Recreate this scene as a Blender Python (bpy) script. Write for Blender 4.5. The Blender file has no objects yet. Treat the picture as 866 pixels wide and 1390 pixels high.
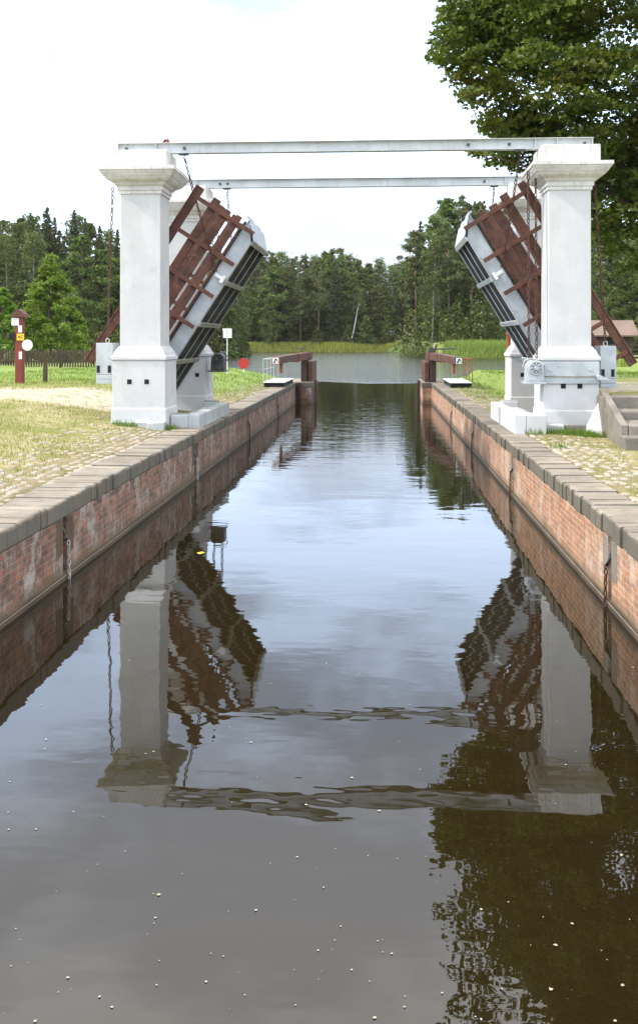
import bpy, bmesh, math, random
import numpy as np
from mathutils import Vector, Matrix
random.seed(7); RNG = np.random.default_rng(7)
S = bpy.context.scene
COL = S.collection
PI = math.pi
H = 1.824            # camera height above the coping
WZ = -0.95           # water level

# ------------------------------------------------------------------ materials
def new_mat(name):
    m = bpy.data.materials.new(name); m.use_nodes = True
    nt = m.node_tree; nt.nodes.clear()
    out = nt.nodes.new('ShaderNodeOutputMaterial')
    p = nt.nodes.new('ShaderNodeBsdfPrincipled')
    nt.links.new(p.outputs[0], out.inputs[0])
    return m, nt, p, out

def N(nt, t, **kw):
    n = nt.nodes.new(t)
    for k, v in kw.items():
        if k.startswith('i_'):
            key = k[2:]
            key = int(key) if key.isdigit() else key
            n.inputs[key].default_value = v
        else: setattr(n, k, v)
    return n

def noise(nt, vec, scale, detail=6, rough=0.6, stretch=None):
    if stretch:
        mp = N(nt, 'ShaderNodeMapping'); mp.inputs['Scale'].default_value = stretch
        nt.links.new(vec, mp.inputs[0]); vec = mp.outputs[0]
    n = N(nt, 'ShaderNodeTexNoise'); n.inputs['Scale'].default_value = scale
    n.inputs['Detail'].default_value = detail; n.inputs['Roughness'].default_value = rough
    nt.links.new(vec, n.inputs['Vector']); return n.outputs[0]

def ramp(nt, fac, a, b):
    r = N(nt, 'ShaderNodeMapRange'); r.interpolation_type = 'SMOOTHSTEP'
    r.inputs[1].default_value = a; r.inputs[2].default_value = b
    nt.links.new(fac, r.inputs[0]); return r.outputs[0]

def mix(nt, fac, a, b, mode='MIX'):
    m = N(nt, 'ShaderNodeMix'); m.data_type = 'RGBA'; m.blend_type = mode
    if isinstance(fac, (int, float)): m.inputs[0].default_value = fac
    else: nt.links.new(fac, m.inputs[0])
    for i, c in ((6, a), (7, b)):
        if isinstance(c, tuple): m.inputs[i].default_value = (*c, 1)
        else: nt.links.new(c, m.inputs[i])
    return m.outputs[2]

def math_(nt, op, a, b=None, clamp=False):
    m = N(nt, 'ShaderNodeMath'); m.operation = op; m.use_clamp = clamp
    for i, c in ((0, a), (1, b)):
        if c is None: continue
        if isinstance(c, (int, float)): m.inputs[i].default_value = c
        else: nt.links.new(c, m.inputs[i])
    return m.outputs[0]

def bump(nt, p, h, strength=0.4, dist=0.01, prev=None):
    b = N(nt, 'ShaderNodeBump'); b.inputs['Strength'].default_value = strength
    b.inputs['Distance'].default_value = dist
    nt.links.new(h, b.inputs['Height'])
    if prev: nt.links.new(prev, b.inputs['Normal'])
    if p: nt.links.new(b.outputs[0], p.inputs['Normal'])
    return b.outputs[0]

def worldpos(nt):
    return N(nt, 'ShaderNodeNewGeometry').outputs['Position']

def stained(name, base, second, stain, s1=1.5, s2=6, amt=0.5, stain_lo=0.55, stain_hi=0.72,
            rough=0.7, metal=0.0, stretch=(1, 1, 1), bstr=0.3, bscale=40, bdist=0.01, streak=None, grain=0.15):
    m, nt, p, out = new_mat(name)
    v = worldpos(nt)
    n1 = noise(nt, v, s1, 5, 0.6, stretch)
    c = mix(nt, ramp(nt, n1, 0.35, 0.65), base, second)
    n2 = noise(nt, v, s2, 8, 0.7, stretch)
    f = math_(nt, 'MULTIPLY', ramp(nt, n2, stain_lo, stain_hi), amt)
    c = mix(nt, f, c, stain)
    if streak:
        n3 = noise(nt, v, 3.0, 6, 0.65, (5, 5, 0.35))
        c = mix(nt, math_(nt, 'MULTIPLY', ramp(nt, n3, 0.5, 0.75), streak[1]), c, streak[0])
    n4 = noise(nt, v, 60, 3, 0.7, stretch)
    g = ramp(nt, n4, 0.3, 0.7)
    c = mix(nt, grain, c, mix(nt, g, (0.35,)*3, (1.0,)*3), 'MULTIPLY')
    nt.links.new(c, p.inputs['Base Color'])
    p.inputs['Roughness'].default_value = rough; p.inputs['Metallic'].default_value = metal
    nb = noise(nt, v, bscale, 6, 0.7, stretch)
    bump(nt, p, nb, bstr, bdist)
    return m

M = {}
M['plaster'] = stained('white_painted_plaster', (.60,.60,.605), (.53,.535,.54), (.36,.365,.35), s1=1.2, s2=3.5, amt=.42,
                       rough=.75, bstr=.35, bscale=14, bdist=.008, streak=((.45,.44,.41), .32), grain=.10)
M['cornice'] = stained('weathered_white_cornice', (.70,.695,.68), (.58,.57,.55), (.27,.24,.19), s1=2, s2=7, amt=.45,
                       rough=.8, bstr=.4, bscale=25, streak=((.28,.22,.16), .55), grain=.12)
M['grimy_plaster'] = stained('grimy_painted_plinth', (.52,.55,.57), (.42,.44,.44), (.16,.17,.12), s1=1.5, s2=4, amt=.55,
                       rough=.85, bstr=.5, bscale=20, streak=((.2,.2,.16), .4), grain=.2)
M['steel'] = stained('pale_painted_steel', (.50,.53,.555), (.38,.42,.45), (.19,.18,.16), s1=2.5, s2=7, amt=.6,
                     rough=.45, metal=.1, bstr=.12, bscale=30, grain=.1)
M['steel_beam'] = stained('grey_painted_beam', (.55,.57,.57), (.47,.49,.49), (.15,.11,.08), s1=2, s2=9, amt=.3,
                     rough=.5, metal=.1, bstr=.1, bscale=30, streak=((.2,.14,.1), .25), grain=.1)
M['steel_shade'] = stained('grimy_shaded_girder', (.13,.14,.145), (.09,.095,.1), (.2,.17,.12), s1=3, s2=8, amt=.4, rough=.7, metal=.1, bstr=.2)  # grime plus under-deck shadow painted into the tone
M['steel_dark'] = stained('dirty_and_shaded_steel', (.10,.10,.095), (.06,.06,.055), (.2,.16,.1), s1=4, s2=9, amt=.4, rough=.6, metal=.2, bstr=.3)  # dirty fittings; doubles as painted shadow on the inner left girders
M['lichen_steel'] = stained('lichened_crossbar', (.33,.32,.25), (.25,.25,.2), (.14,.12,.07), s1=5, s2=12, amt=.6, rough=.8, bstr=.3)
M['rust_wood'] = stained('red_brown_stained_timber', (.130,.048,.027), (.070,.028,.018), (.26,.15,.09), s1=5, s2=7, amt=.6,
                     rough=.7, stretch=(1,1,1), bstr=.5, bscale=30, bdist=.006, grain=.35)
M['tan_wood'] = stained('worn_red_batten', (.16,.064,.040), (.10,.040,.028), (.30,.20,.13), s1=4, s2=8, amt=.6, rough=.8, bstr=.4, grain=.3)
M['dark_wood'] = stained('dark_wet_timber', (.06,.03,.02), (.035,.022,.016), (.13,.08,.05), s1=3, s2=7, amt=.5, rough=.7, bstr=.5, stretch=(1,1,.3), grain=.3)
M['deck_wood'] = stained('dark_deck_planks', (.045,.036,.028), (.03,.025,.02), (.09,.07,.05), s1=3, s2=8, amt=.5, rough=.85, grain=.3)
M['chain'] = stained('rusty_chain_iron', (.12,.055,.035), (.07,.04,.03), (.2,.1,.06), s1=8, s2=20, amt=.5, rough=.75, metal=.3, bstr=.3)
M['galv'] = stained('galvanised_chain', (.5,.5,.48), (.38,.37,.34), (.2,.15,.1), s1=8, s2=20, amt=.4, rough=.5, metal=.4)
M['concrete'] = stained('mossy_old_concrete', (.27,.24,.20), (.17,.152,.125), (.07,.065,.045), s1=1.6, s2=6, amt=.7, rough=.9, bstr=.6, bscale=25, bdist=.02, grain=.35)
M['coping'] = stained('weathered_sandstone_coping', (.37,.325,.27), (.25,.215,.175), (.09,.09,.06), s1=.9, s2=5, amt=.55, rough=.9, bstr=.6, bscale=22, bdist=.02, grain=.35)
def add_island_tint(m, lo=.80, hi=1.03, warm=(1.0,.95,.88)):
    nt = m.node_tree; p = [n for n in nt.nodes if n.type == 'BSDF_PRINCIPLED'][0]
    src = p.inputs['Base Color'].links[0].from_socket
    g = N(nt, 'ShaderNodeNewGeometry'); r = N(nt, 'ShaderNodeMapRange'); r.inputs[3].default_value = lo; r.inputs[4].default_value = hi
    nt.links.new(g.outputs['Random Per Island'], r.inputs[0])
    c = mix(nt, g.outputs['Random Per Island'], (1, 1, 1), warm)
    c = mix(nt, 1.0, src, c, 'MULTIPLY'); cc = N(nt, 'ShaderNodeCombineColor')
    for i in range(3): nt.links.new(r.outputs[0], cc.inputs[i])
    nt.links.new(mix(nt, 1.0, c, cc.outputs[0], 'MULTIPLY'), p.inputs['Base Color'])
add_island_tint(M['coping'])
def add_low_moss_and_shade(m, z0, z1, col, amt):
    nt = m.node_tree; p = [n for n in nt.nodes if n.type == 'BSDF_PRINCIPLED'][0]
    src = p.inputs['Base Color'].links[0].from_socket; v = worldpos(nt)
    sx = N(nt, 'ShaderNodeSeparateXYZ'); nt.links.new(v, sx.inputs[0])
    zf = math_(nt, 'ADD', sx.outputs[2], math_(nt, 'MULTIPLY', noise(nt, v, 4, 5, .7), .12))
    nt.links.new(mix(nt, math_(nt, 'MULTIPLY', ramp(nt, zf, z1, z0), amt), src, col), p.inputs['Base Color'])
add_low_moss_and_shade(M['coping'], .0, .085, (.085,.078,.055), .72)  # moss tint, also paints shade onto the stones' front faces
M['black'] = stained('dark_recess', (.012,.012,.012), (.01,.01,.01), (.02,.02,.02), rough=.9)
M['red'] = stained('signal_red_paint', (.55,.03,.025), (.48,.03,.025), (.3,.05,.03), rough=.45, amt=.2)
M['white'] = stained('white_sign_paint', (.78,.78,.76), (.74,.74,.72), (.6,.6,.58), rough=.5, amt=.2, grain=.03)
M['yellow'] = stained('yellow_sign_paint', (.75,.5,.03), (.7,.46,.03), (.5,.3,.05), rough=.5, amt=.2)
M['fence'] = stained('weathered_fence_boards', (.085,.055,.04), (.05,.035,.028), (.15,.12,.09), s1=2, s2=6, amt=.4, rough=.9)
M['roof'] = stained('brown_shed_roof', (.20,.14,.11), (.16,.11,.085), (.12,.08,.06), s1=.6, s2=3, amt=.4, rough=.85)
M['ledge'] = stained('slimy_waterline_footing', (.12,.08,.042), (.07,.048,.027), (.17,.125,.065), s1=1.2, s2=5, amt=.5, rough=.7, bstr=.5, grain=.3)
M['post_red'] = stained('red_signpost_paint', (.22,.035,.025), (.17,.03,.022), (.1,.03,.02), rough=.6, amt=.4)
M['rust_iron'] = stained('bright_rusty_iron', (.33,.09,.035), (.24,.065,.03), (.12,.05,.03), s1=5, s2=12, rough=.8, amt=.4)
M['edge_iron'] = stained('worn_edge_strip', (.4,.38,.34), (.3,.28,.25), (.12,.09,.06), s1=5, s2=12, rough=.5, amt=.5, metal=.3)

# brick
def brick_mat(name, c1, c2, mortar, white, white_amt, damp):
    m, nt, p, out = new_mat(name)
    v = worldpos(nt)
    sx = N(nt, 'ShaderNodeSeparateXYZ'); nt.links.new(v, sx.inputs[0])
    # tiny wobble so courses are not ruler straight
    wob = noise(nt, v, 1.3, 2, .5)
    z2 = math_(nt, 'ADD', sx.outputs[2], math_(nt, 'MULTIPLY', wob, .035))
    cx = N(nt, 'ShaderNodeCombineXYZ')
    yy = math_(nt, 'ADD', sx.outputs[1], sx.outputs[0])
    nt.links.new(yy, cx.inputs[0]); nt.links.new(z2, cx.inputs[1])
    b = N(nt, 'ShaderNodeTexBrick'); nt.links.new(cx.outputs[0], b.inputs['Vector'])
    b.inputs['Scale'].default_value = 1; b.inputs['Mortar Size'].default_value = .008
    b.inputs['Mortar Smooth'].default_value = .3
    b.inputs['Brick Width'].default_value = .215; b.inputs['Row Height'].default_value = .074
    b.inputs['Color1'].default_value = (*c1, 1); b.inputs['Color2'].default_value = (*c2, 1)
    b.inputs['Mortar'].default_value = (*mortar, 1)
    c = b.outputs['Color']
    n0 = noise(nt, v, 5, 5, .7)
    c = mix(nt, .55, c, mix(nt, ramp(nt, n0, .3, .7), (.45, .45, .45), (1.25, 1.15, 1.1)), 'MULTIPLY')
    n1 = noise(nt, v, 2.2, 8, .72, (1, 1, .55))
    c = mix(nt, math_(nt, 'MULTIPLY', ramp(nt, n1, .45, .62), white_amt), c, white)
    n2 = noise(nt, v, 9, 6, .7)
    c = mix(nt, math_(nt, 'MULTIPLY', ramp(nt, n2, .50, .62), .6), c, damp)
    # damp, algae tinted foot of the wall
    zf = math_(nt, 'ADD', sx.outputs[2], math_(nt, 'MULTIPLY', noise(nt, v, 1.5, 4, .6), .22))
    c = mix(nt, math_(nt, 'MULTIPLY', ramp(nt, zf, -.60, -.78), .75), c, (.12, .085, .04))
    nt.links.new(c, p.inputs['Base Color'])
    p.inputs['Roughness'].default_value = .85
    hb = math_(nt, 'MULTIPLY', b.outputs['Fac'], -1.0)
    n = bump(nt, None, hb, .8, .012)
    bump(nt, p, noise(nt, v, 40, 6, .7), .5, .012, prev=n)
    return m
M['brick_left'] = brick_mat('shaded_old_brick', (.34,.15,.09), (.14,.075,.052), (.27,.235,.18), (.46,.42,.36), .7, (.07,.045,.035))  # weathered brick, base colours also darkened to stand in for the wall's shade
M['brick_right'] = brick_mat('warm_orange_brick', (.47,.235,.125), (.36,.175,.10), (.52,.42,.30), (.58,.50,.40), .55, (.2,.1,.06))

# ground
def ground_mat():
    m, nt, p, out = new_mat('grass_and_bare_ground')
    v = worldpos(nt)
    sx = N(nt, 'ShaderNodeSeparateXYZ'); nt.links.new(v, sx.inputs[0])
    X, Y = sx.outputs[0], sx.outputs[1]
    n1 = noise(nt, v, .55, 6, .65)
    n2 = noise(nt, v, 3.5, 6, .7)
    n3 = noise(nt, v, 22, 5, .7)
    green = mix(nt, ramp(nt, n3, .3, .7), (.15,.17,.045), (.26,.26,.085))
    straw = mix(nt, ramp(nt, n3, .3, .7), (.30,.24,.13), (.50,.42,.26))
    f = ramp(nt, math_(nt, 'ADD', math_(nt, 'MULTIPLY', n1, .6), math_(nt, 'MULTIPLY', n2, .5)), .46, .66)
    near = mix(nt, f, green, straw)
    # lush lawn far from the lock
    farf = ramp(nt, math_(nt, 'ADD', Y, math_(nt, 'MULTIPLY', n1, 10)), 27, 40)
    c = mix(nt, math_(nt, 'MULTIPLY', farf, .8), near, mix(nt, n2, (.12,.20,.03), (.19,.27,.06)))
    # sandy track that leads to the bridge on both sides, and worn strips beside the coping
    sand = mix(nt, ramp(nt, n3, .3, .7), (.36,.31,.23), (.60,.54,.43))
    yw = math_(nt, 'ADD', Y, math_(nt, 'MULTIPLY', n2, 1.6))
    band = math_(nt, 'MULTIPLY', ramp(nt, yw, 22.0, 22.9), ramp(nt, yw, 28.6, 26.6))
    side = ramp(nt, math_(nt, 'ABSOLUTE', math_(nt, 'ADD', X, .6)), 4.7, 5.6)
    track = math_(nt, 'MULTIPLY', math_(nt, 'MULTIPLY', band, side), ramp(nt, math_(nt, 'ADD', n2, math_(nt, 'MULTIPLY', n3, .4)), .52, .74))
    c = mix(nt, track, c, sand)
    ax = math_(nt, 'ADD', math_(nt, 'ABSOLUTE', math_(nt, 'ADD', X, .6)), math_(nt, 'MULTIPLY', n2, .9))
    edge = math_(nt, 'MULTIPLY', ramp(nt, ax, 5.3, 4.5), ramp(nt, n3, .25, .55))
    edge = math_(nt, 'MULTIPLY', edge, ramp(nt, Y, 60, 45))
    c = mix(nt, math_(nt, 'MULTIPLY', edge, .75), c, mix(nt, ramp(nt, n3, .4, .7), (.15,.12,.065), (.34,.27,.16)))
    # forest floor
    c = mix(nt, ramp(nt, Y, 160, 270), c, (.07,.10,.03))
    # lake bed
    c = mix(nt, ramp(nt, sx.outputs[2], -.75, -1.0), c, (.05,.045,.025))
    nt.links.new(c, p.inputs['Base Color'])
    p.inputs['Roughness'].default_value = .95
    p.inputs['Specular IOR Level'].default_value = .15
    bump(nt, p, noise(nt, v, 18, 6, .75), .8, .04)
    return m
M['ground'] = ground_mat()
def cobble_mat():
    m, nt, p, out = new_mat('pale_cobblestones')
    g = N(nt, 'ShaderNodeNewGeometry')
    r = N(nt, 'ShaderNodeValToRGB')
    e = r.color_ramp.elements
    e[0].color = (.27,.22,.16,1); e[1].color = (.43,.37,.29,1)
    e.new(.35).color = (.38,.31,.24,1); e.new(.7).color = (.35,.32,.27,1)
    nt.links.new(g.outputs['Random Per Island'], r.inputs[0])
    n3 = noise(nt, g.outputs['Position'], 30, 5, .7)
    c = mix(nt, .4, r.outputs[0], mix(nt, n3, (.4,.4,.4), (1,1,1)), 'MULTIPLY')
    nt.links.new(c, p.inputs['Base Color']); p.inputs['Roughness'].default_value = .9
    bump(nt, p, n3, .4, .01)
    return m
M['cobble'] = cobble_mat()

def leaf_mat(name, cols, trans=.35, rough=.55, spec=.3, objvar=.3, patch=None):
    m, nt, p, out = new_mat(name)
    g = N(nt, 'ShaderNodeNewGeometry')
    r = N(nt, 'ShaderNodeValToRGB'); e = r.color_ramp.elements
    e[0].color = (*cols[0], 1); e[-1].color = (*cols[-1], 1)
    for i, cc in enumerate(cols[1:-1]): e.new((i+1)/(len(cols)-1)).color = (*cc, 1)
    nt.links.new(g.outputs['Random Per Island'], r.inputs[0])
    c = r.outputs[0]
    if patch:
        n = noise(nt, g.outputs['Position'], patch[0], 3, .5)
        c = mix(nt, math_(nt, 'MULTIPLY', ramp(nt, n, patch[1], patch[1]+.12), patch[3]), c, patch[2])
    if objvar:
        oi = N(nt, 'ShaderNodeObjectInfo')
        hv = N(nt, 'ShaderNodeHueSaturation')
        nt.links.new(math_(nt, 'ADD', math_(nt, 'MULTIPLY', oi.outputs['Random'], .05), .452), hv.inputs['Hue'])
        nt.links.new(math_(nt, 'ADD', math_(nt, 'MULTIPLY', oi.outputs['Random'], objvar*2), 1-objvar), hv.inputs['Value'])
        nt.links.new(c, hv.inputs['Color']); c = hv.outputs[0]
    nt.links.new(c, p.inputs['Base Color'])
    p.inputs['Roughness'].default_value = rough
    p.inputs['Specular IOR Level'].default_value = spec
    tr = N(nt, 'ShaderNodeBsdfTranslucent')
    nt.links.new(mix(nt, 1.0, c, (1.0, 1.05, .45), 'MULTIPLY'), tr.inputs[0])
    ms = N(nt, 'ShaderNodeMixShader'); ms.inputs[0].default_value = trans
    nt.links.new(p.outputs[0], ms.inputs[1]); nt.links.new(tr.outputs[0], ms.inputs[2])
    nt.links.new(ms.outputs[0], out.inputs[0])
    return m
M['maple'] = leaf_mat('maple_leaves', [(.06,.095,.018), (.09,.135,.025), (.125,.175,.032), (.17,.20,.045)], .35, .45, .35, 0,
                      patch=(.28, .53, (.16,.13,.02), .6))
M['decid'] = leaf_mat('broadleaf_leaves', [(.065,.10,.026), (.09,.135,.035), (.125,.17,.05)], .3, .55, .25, .3)
M['bright'] = leaf_mat('young_green_leaves', [(.09,.20,.03), (.13,.26,.04), (.21,.34,.07)], .45, .5, .3, .1)
M['spruce'] = leaf_mat('spruce_needles', [(.045,.062,.030), (.06,.078,.035), (.085,.095,.042)], .1, .7, .15, .25)
M['pine'] = leaf_mat('pine_needles', [(.075,.11,.045), (.10,.14,.055), (.135,.17,.07)], .12, .7, .15, .25)
M['birch'] = leaf_mat('birch_leaves', [(.08,.12,.04), (.11,.15,.055), (.14,.18,.07)], .3, .6, .2, .2)
M['reed'] = leaf_mat('reed_blades', [(.14,.21,.045), (.20,.28,.06), (.28,.34,.10)], .3, .6, .2, .05)
M['grass'] = leaf_mat('grass_blades', [(.13,.18,.035), (.20,.24,.06), (.34,.31,.13), (.50,.42,.24)], .3, .7, .15, 0,
                      patch=(.9, .52, (.38,.32,.16), .75))
M['greengrass'] = leaf_mat('fresh_grass_blades', [(.10,.18,.025), (.14,.23,.035), (.2,.28,.06)], .3, .7, .15, 0)
M['bark'] = stained('grey_brown_bark', (.11,.085,.065), (.075,.06,.045), (.16,.14,.11), s1=3, s2=8, amt=.4, rough=.95, bstr=.8, bscale=12, stretch=(1,1,.3), grain=.3)
M['pinebark'] = stained('orange_pine_bark', (.20,.115,.075), (.15,.09,.065), (.12,.08,.06), s1=1, s2=3, amt=.4, rough=.95, bstr=.5, bscale=6, grain=.2)
M['birchbark'] = stained('white_birch_bark', (.5,.49,.46), (.42,.41,.38), (.08,.07,.06), s1=1, s2=3, amt=.7, rough=.8, bstr=.2, bscale=6, stretch=(.5,.5,2))
M['foam'] = stained('pale_floating_specks', (.40,.38,.30), (.30,.27,.19), (.3,.27,.15), rough=.8)

def water_mat():
    m, nt, p, out = new_mat('dark_peaty_water')
    v = worldpos(nt)
    sx = N(nt, 'ShaderNodeSeparateXYZ'); nt.links.new(v, sx.inputs[0])
    Y = sx.outputs[1]
    p.inputs['Base Color'].default_value = (.013,.0088,.003,1)
    p.inputs['IOR'].default_value = 1.52
    p.inputs['Roughness'].default_value = .015
    # calm lock: long soft undulation and a little cross ripple; open lake: wind ripple
    a = noise(nt, v, 1.0, 1.5, .5, (.6, .95, 1))
    b = noise(nt, v, 1.0, 2, .5, (1.5, 5.0, 1))
    c = noise(nt, v, 1.0, 4, .65, (1.1, 1.9, 1))
    yn = math_(nt, 'ADD', Y, math_(nt, 'MULTIPLY', noise(nt, v, .12, 3, .6), 14))
    lake = ramp(nt, yn, 70, 75)
    # a ruffled stretch in the middle of the lock
    mid = math_(nt, 'MULTIPLY', ramp(nt, Y, 15, 32), 1.0)
    h = math_(nt, 'MULTIPLY', a, .0065)
    h = math_(nt, 'ADD', h, math_(nt, 'MULTIPLY', noise(nt, v, 1.0, 2, .5, (2.2, 3.6, 1)), .0013))
    h = math_(nt, 'ADD', h, math_(nt, 'MULTIPLY', math_(nt, 'MULTIPLY', b, mid), .0050))
    h = math_(nt, 'ADD', h, math_(nt, 'MULTIPLY', b, .0006))
    h = math_(nt, 'ADD', h, math_(nt, 'MULTIPLY', math_(nt, 'MULTIPLY', c, lake), .20))
    bump(nt, p, h, 1.0, 1.0)
    nt.links.new(math_(nt, 'ADD', math_(nt, 'MULTIPLY', lake, .04), .010), p.inputs['Roughness'])
    return m
M['water'] = water_mat()

# ------------------------------------------------------------------ object helpers
ORG = {}
def tag(o, label=None, cat=None, group=None, kind=None):
    if label: o['label'] = label
    if cat: o['category'] = cat
    if group: o['group'] = group
    if kind: o['kind'] = kind
    return o
def thing(name, loc, label, cat, group=None):
    o = bpy.data.objects.new(name, None); COL.objects.link(o); o.location = loc
    o.empty_display_size = .3
    ORG[o.name] = Vector(loc); return tag(o, label, cat, group)
def link_mesh(name, me, mat, parent=None, loc=None, bevel=0, smooth=False):
    if parent is not None: off = ORG[parent.name]
    else: off = Vector(loc) if loc is not None else Vector((0, 0, 0))
    me.transform(Matrix.Translation(-off))
    if mat: me.materials.append(M[mat] if isinstance(mat, str) else mat)
    o = bpy.data.objects.new(name, me); COL.objects.link(o)
    if parent is not None: o.parent = parent
    else: o.location = off
    ORG[o.name] = off.copy()
    if smooth:
        for pl in me.polygons: pl.use_smooth = True
    if bevel:
        b = o.modifiers.new('bevel', 'BEVEL'); b.width = bevel; b.segments = 2; b.limit_method = 'ANGLE'; b.angle_limit = .6
        b.harden_normals = False
    return o

class MB:
    def __init__(s): s.v = []; s.f = []; s.parts = []
    def add(s, vs, fs):
        n = len(s.v); s.v += [tuple(v) for v in vs]; s.f += [tuple(i+n for i in f) for f in fs]; s.parts.append((n, len(vs), fs)); return s
    def box(s, x0, x1, y0, y1, z0, z1, mat=None):
        vs = [Vector(p) for p in ((x0,y0,z0),(x1,y0,z0),(x1,y1,z0),(x0,y1,z0),(x0,y0,z1),(x1,y0,z1),(x1,y1,z1),(x0,y1,z1))]
        if mat is not None: vs = [mat @ v for v in vs]
        return s.add(vs, [(0,3,2,1),(4,5,6,7),(0,1,5,4),(1,2,6,5),(2,3,7,6),(3,0,4,7)])
    def prism(s, poly, axis, a, b, mat=None):
        # poly in the two other axes; axis 'x','y','z'
        def P(p, t):
            if axis == 'y': q = (p[0], t, p[1])
            elif axis == 'x': q = (t, p[0], p[1])
            else: q = (p[0], p[1], t)
            q = Vector(q); return mat @ q if mat is not None else q
        n = len(poly); vs = [P(p, a) for p in poly] + [P(p, b) for p in poly]
        return s.add(vs, [tuple(range(n)), tuple(range(2*n-1, n-1, -1))] + [(i, (i+1) % n, n+(i+1) % n, n+i) for i in range(n)])
    def square_stack(s, cx, cy, prof):
        vs = []; 
        for z, w in prof: vs += [(cx-w,cy-w,z),(cx+w,cy-w,z),(cx+w,cy+w,z),(cx-w,cy+w,z)]
        k = len(prof); fs = [(3,2,1,0), tuple(4*(k-1)+i for i in range(4))]
        for j in range(k-1):
            for i in range(4): fs.append((4*j+i, 4*j+(i+1)%4, 4*j+4+(i+1)%4, 4*j+4+i))
        return s.add(vs, fs)
    def tube(s, pts, r, n=8, closed=False):
        pts = [Vector(p) for p in pts]; k = len(pts); rs = r if isinstance(r, (list, tuple)) else [r]*k
        vs = []; ref = None
        for i, p in enumerate(pts):
            if closed: t = pts[(i+1) % k] - pts[i-1]
            else: t = pts[min(i+1, k-1)] - pts[max(i-1, 0)]
            t.normalize()
            if ref is None: ref = t.orthogonal().normalized()
            ref = (ref - t*ref.dot(t)).normalized(); bi = t.cross(ref)
            for j in range(n):
                a = 2*PI*j/n; vs.append(p + (ref*math.cos(a) + bi*math.sin(a))*rs[i])
        fs = []
        for i in range(k if closed else k-1):
            for j in range(n):
                a, b = i*n+j, i*n+(j+1) % n; c, d = ((i+1) % k)*n+(j+1) % n, ((i+1) % k)*n+j
                fs.append((a, b, c, d))
        if not closed: fs += [tuple(range(n-1, -1, -1)), tuple((k-1)*n+j for j in range(n))]
        return s.add(vs, fs)
    def build_each(s, name, mat, parent=None, **kw):
        out = []
        for n, k, fs in s.parts:
            q = MB(); q.add(s.v[n:n+k], fs); out.append(q.build(name, mat, parent, **kw))
        return out
    def build(s, name, mat, parent=None, loc=None, bevel=0, smooth=False):
        me = bpy.data.meshes.new(name); me.from_pydata(s.v, [], s.f)
        bm = bmesh.new(); bm.from_mesh(me); bmesh.ops.recalc_face_normals(bm, faces=bm.faces); bm.to_mesh(me); bm.free()
        return link_mesh(name, me, mat, parent, loc, bevel, smooth)

def np_mesh(name, verts, quads):
    me = bpy.data.meshes.new(name)
    verts = np.asarray(verts, dtype=np.float32); quads = np.asarray(quads, dtype=np.int32)
    k = quads.shape[1]
    me.vertices.add(len(verts)); me.vertices.foreach_set('co', verts.ravel())
    me.loops.add(quads.size); me.loops.foreach_set('vertex_index', quads.ravel())
    me.polygons.add(len(quads)); me.polygons.foreach_set('loop_start', np.arange(0, quads.size, k, dtype=np.int32))
    me.polygons.foreach_set('loop_total', np.full(len(quads), k, dtype=np.int32))
    me.update(calc_edges=True); me.validate(); return me

# chain of real oval links between two points, with optional sag
def chain_pts(a, b, sag=0, n=24):
    a, b = Vector(a), Vector(b); return [a.lerp(b, i/n) + Vector((0, 0, -sag*4*(i/n)*(1-i/n))) for i in range(n+1)]
def chain_mb(pts, L=.115, w=.074, r=.0115):
    mb = MB(); seg = []; tot = 0
    for p, q in zip(pts, pts[1:]): seg.append((tot, (q-p).length, p, q)); tot += (q-p).length
    pitch = L - 2*r - .002; n = max(2, int(tot/pitch)); si = 0
    for i in range(n):
        d = (i+.5)*pitch
        while si < len(seg)-1 and d > seg[si][0]+seg[si][1]: si += 1
        s0, l, p, q = seg[si]; c = p.lerp(q, min(1, (d-s0)/max(l, 1e-6))); t = (q-p).normalized()
        u = t.cross(Vector((0, 1, 0)) if abs(t.y) < .9 else Vector((1, 0, 0))).normalized(); vv = t.cross(u)
        ang = (PI/4 if i % 2 else -PI/4) + random.uniform(-.25, .25)
        side = u*math.cos(ang) + vv*math.sin(ang)
        ring = []
        for k in range(10):
            a = 2*PI*k/10; ca, sa = math.cos(a), math.sin(a)
            ring.append(c + t*((L/2-r)*(abs(ca)**.8)*(1 if ca > 0 else -1)) + side*((w/2-r)*(abs(sa)**.8)*(1 if sa > 0 else -1)))
        mb.tube(ring, r, 5, closed=True)
    return mb
def chain(name, a, b, label, group, mat='chain', **kw):
    sag = kw.pop('sag', 0)
    mb = chain_mb(chain_pts(a, b, sag), **kw)
    o = mb.build(name, mat, None, loc=b, smooth=True); return tag(o, label, 'chain', group)

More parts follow.
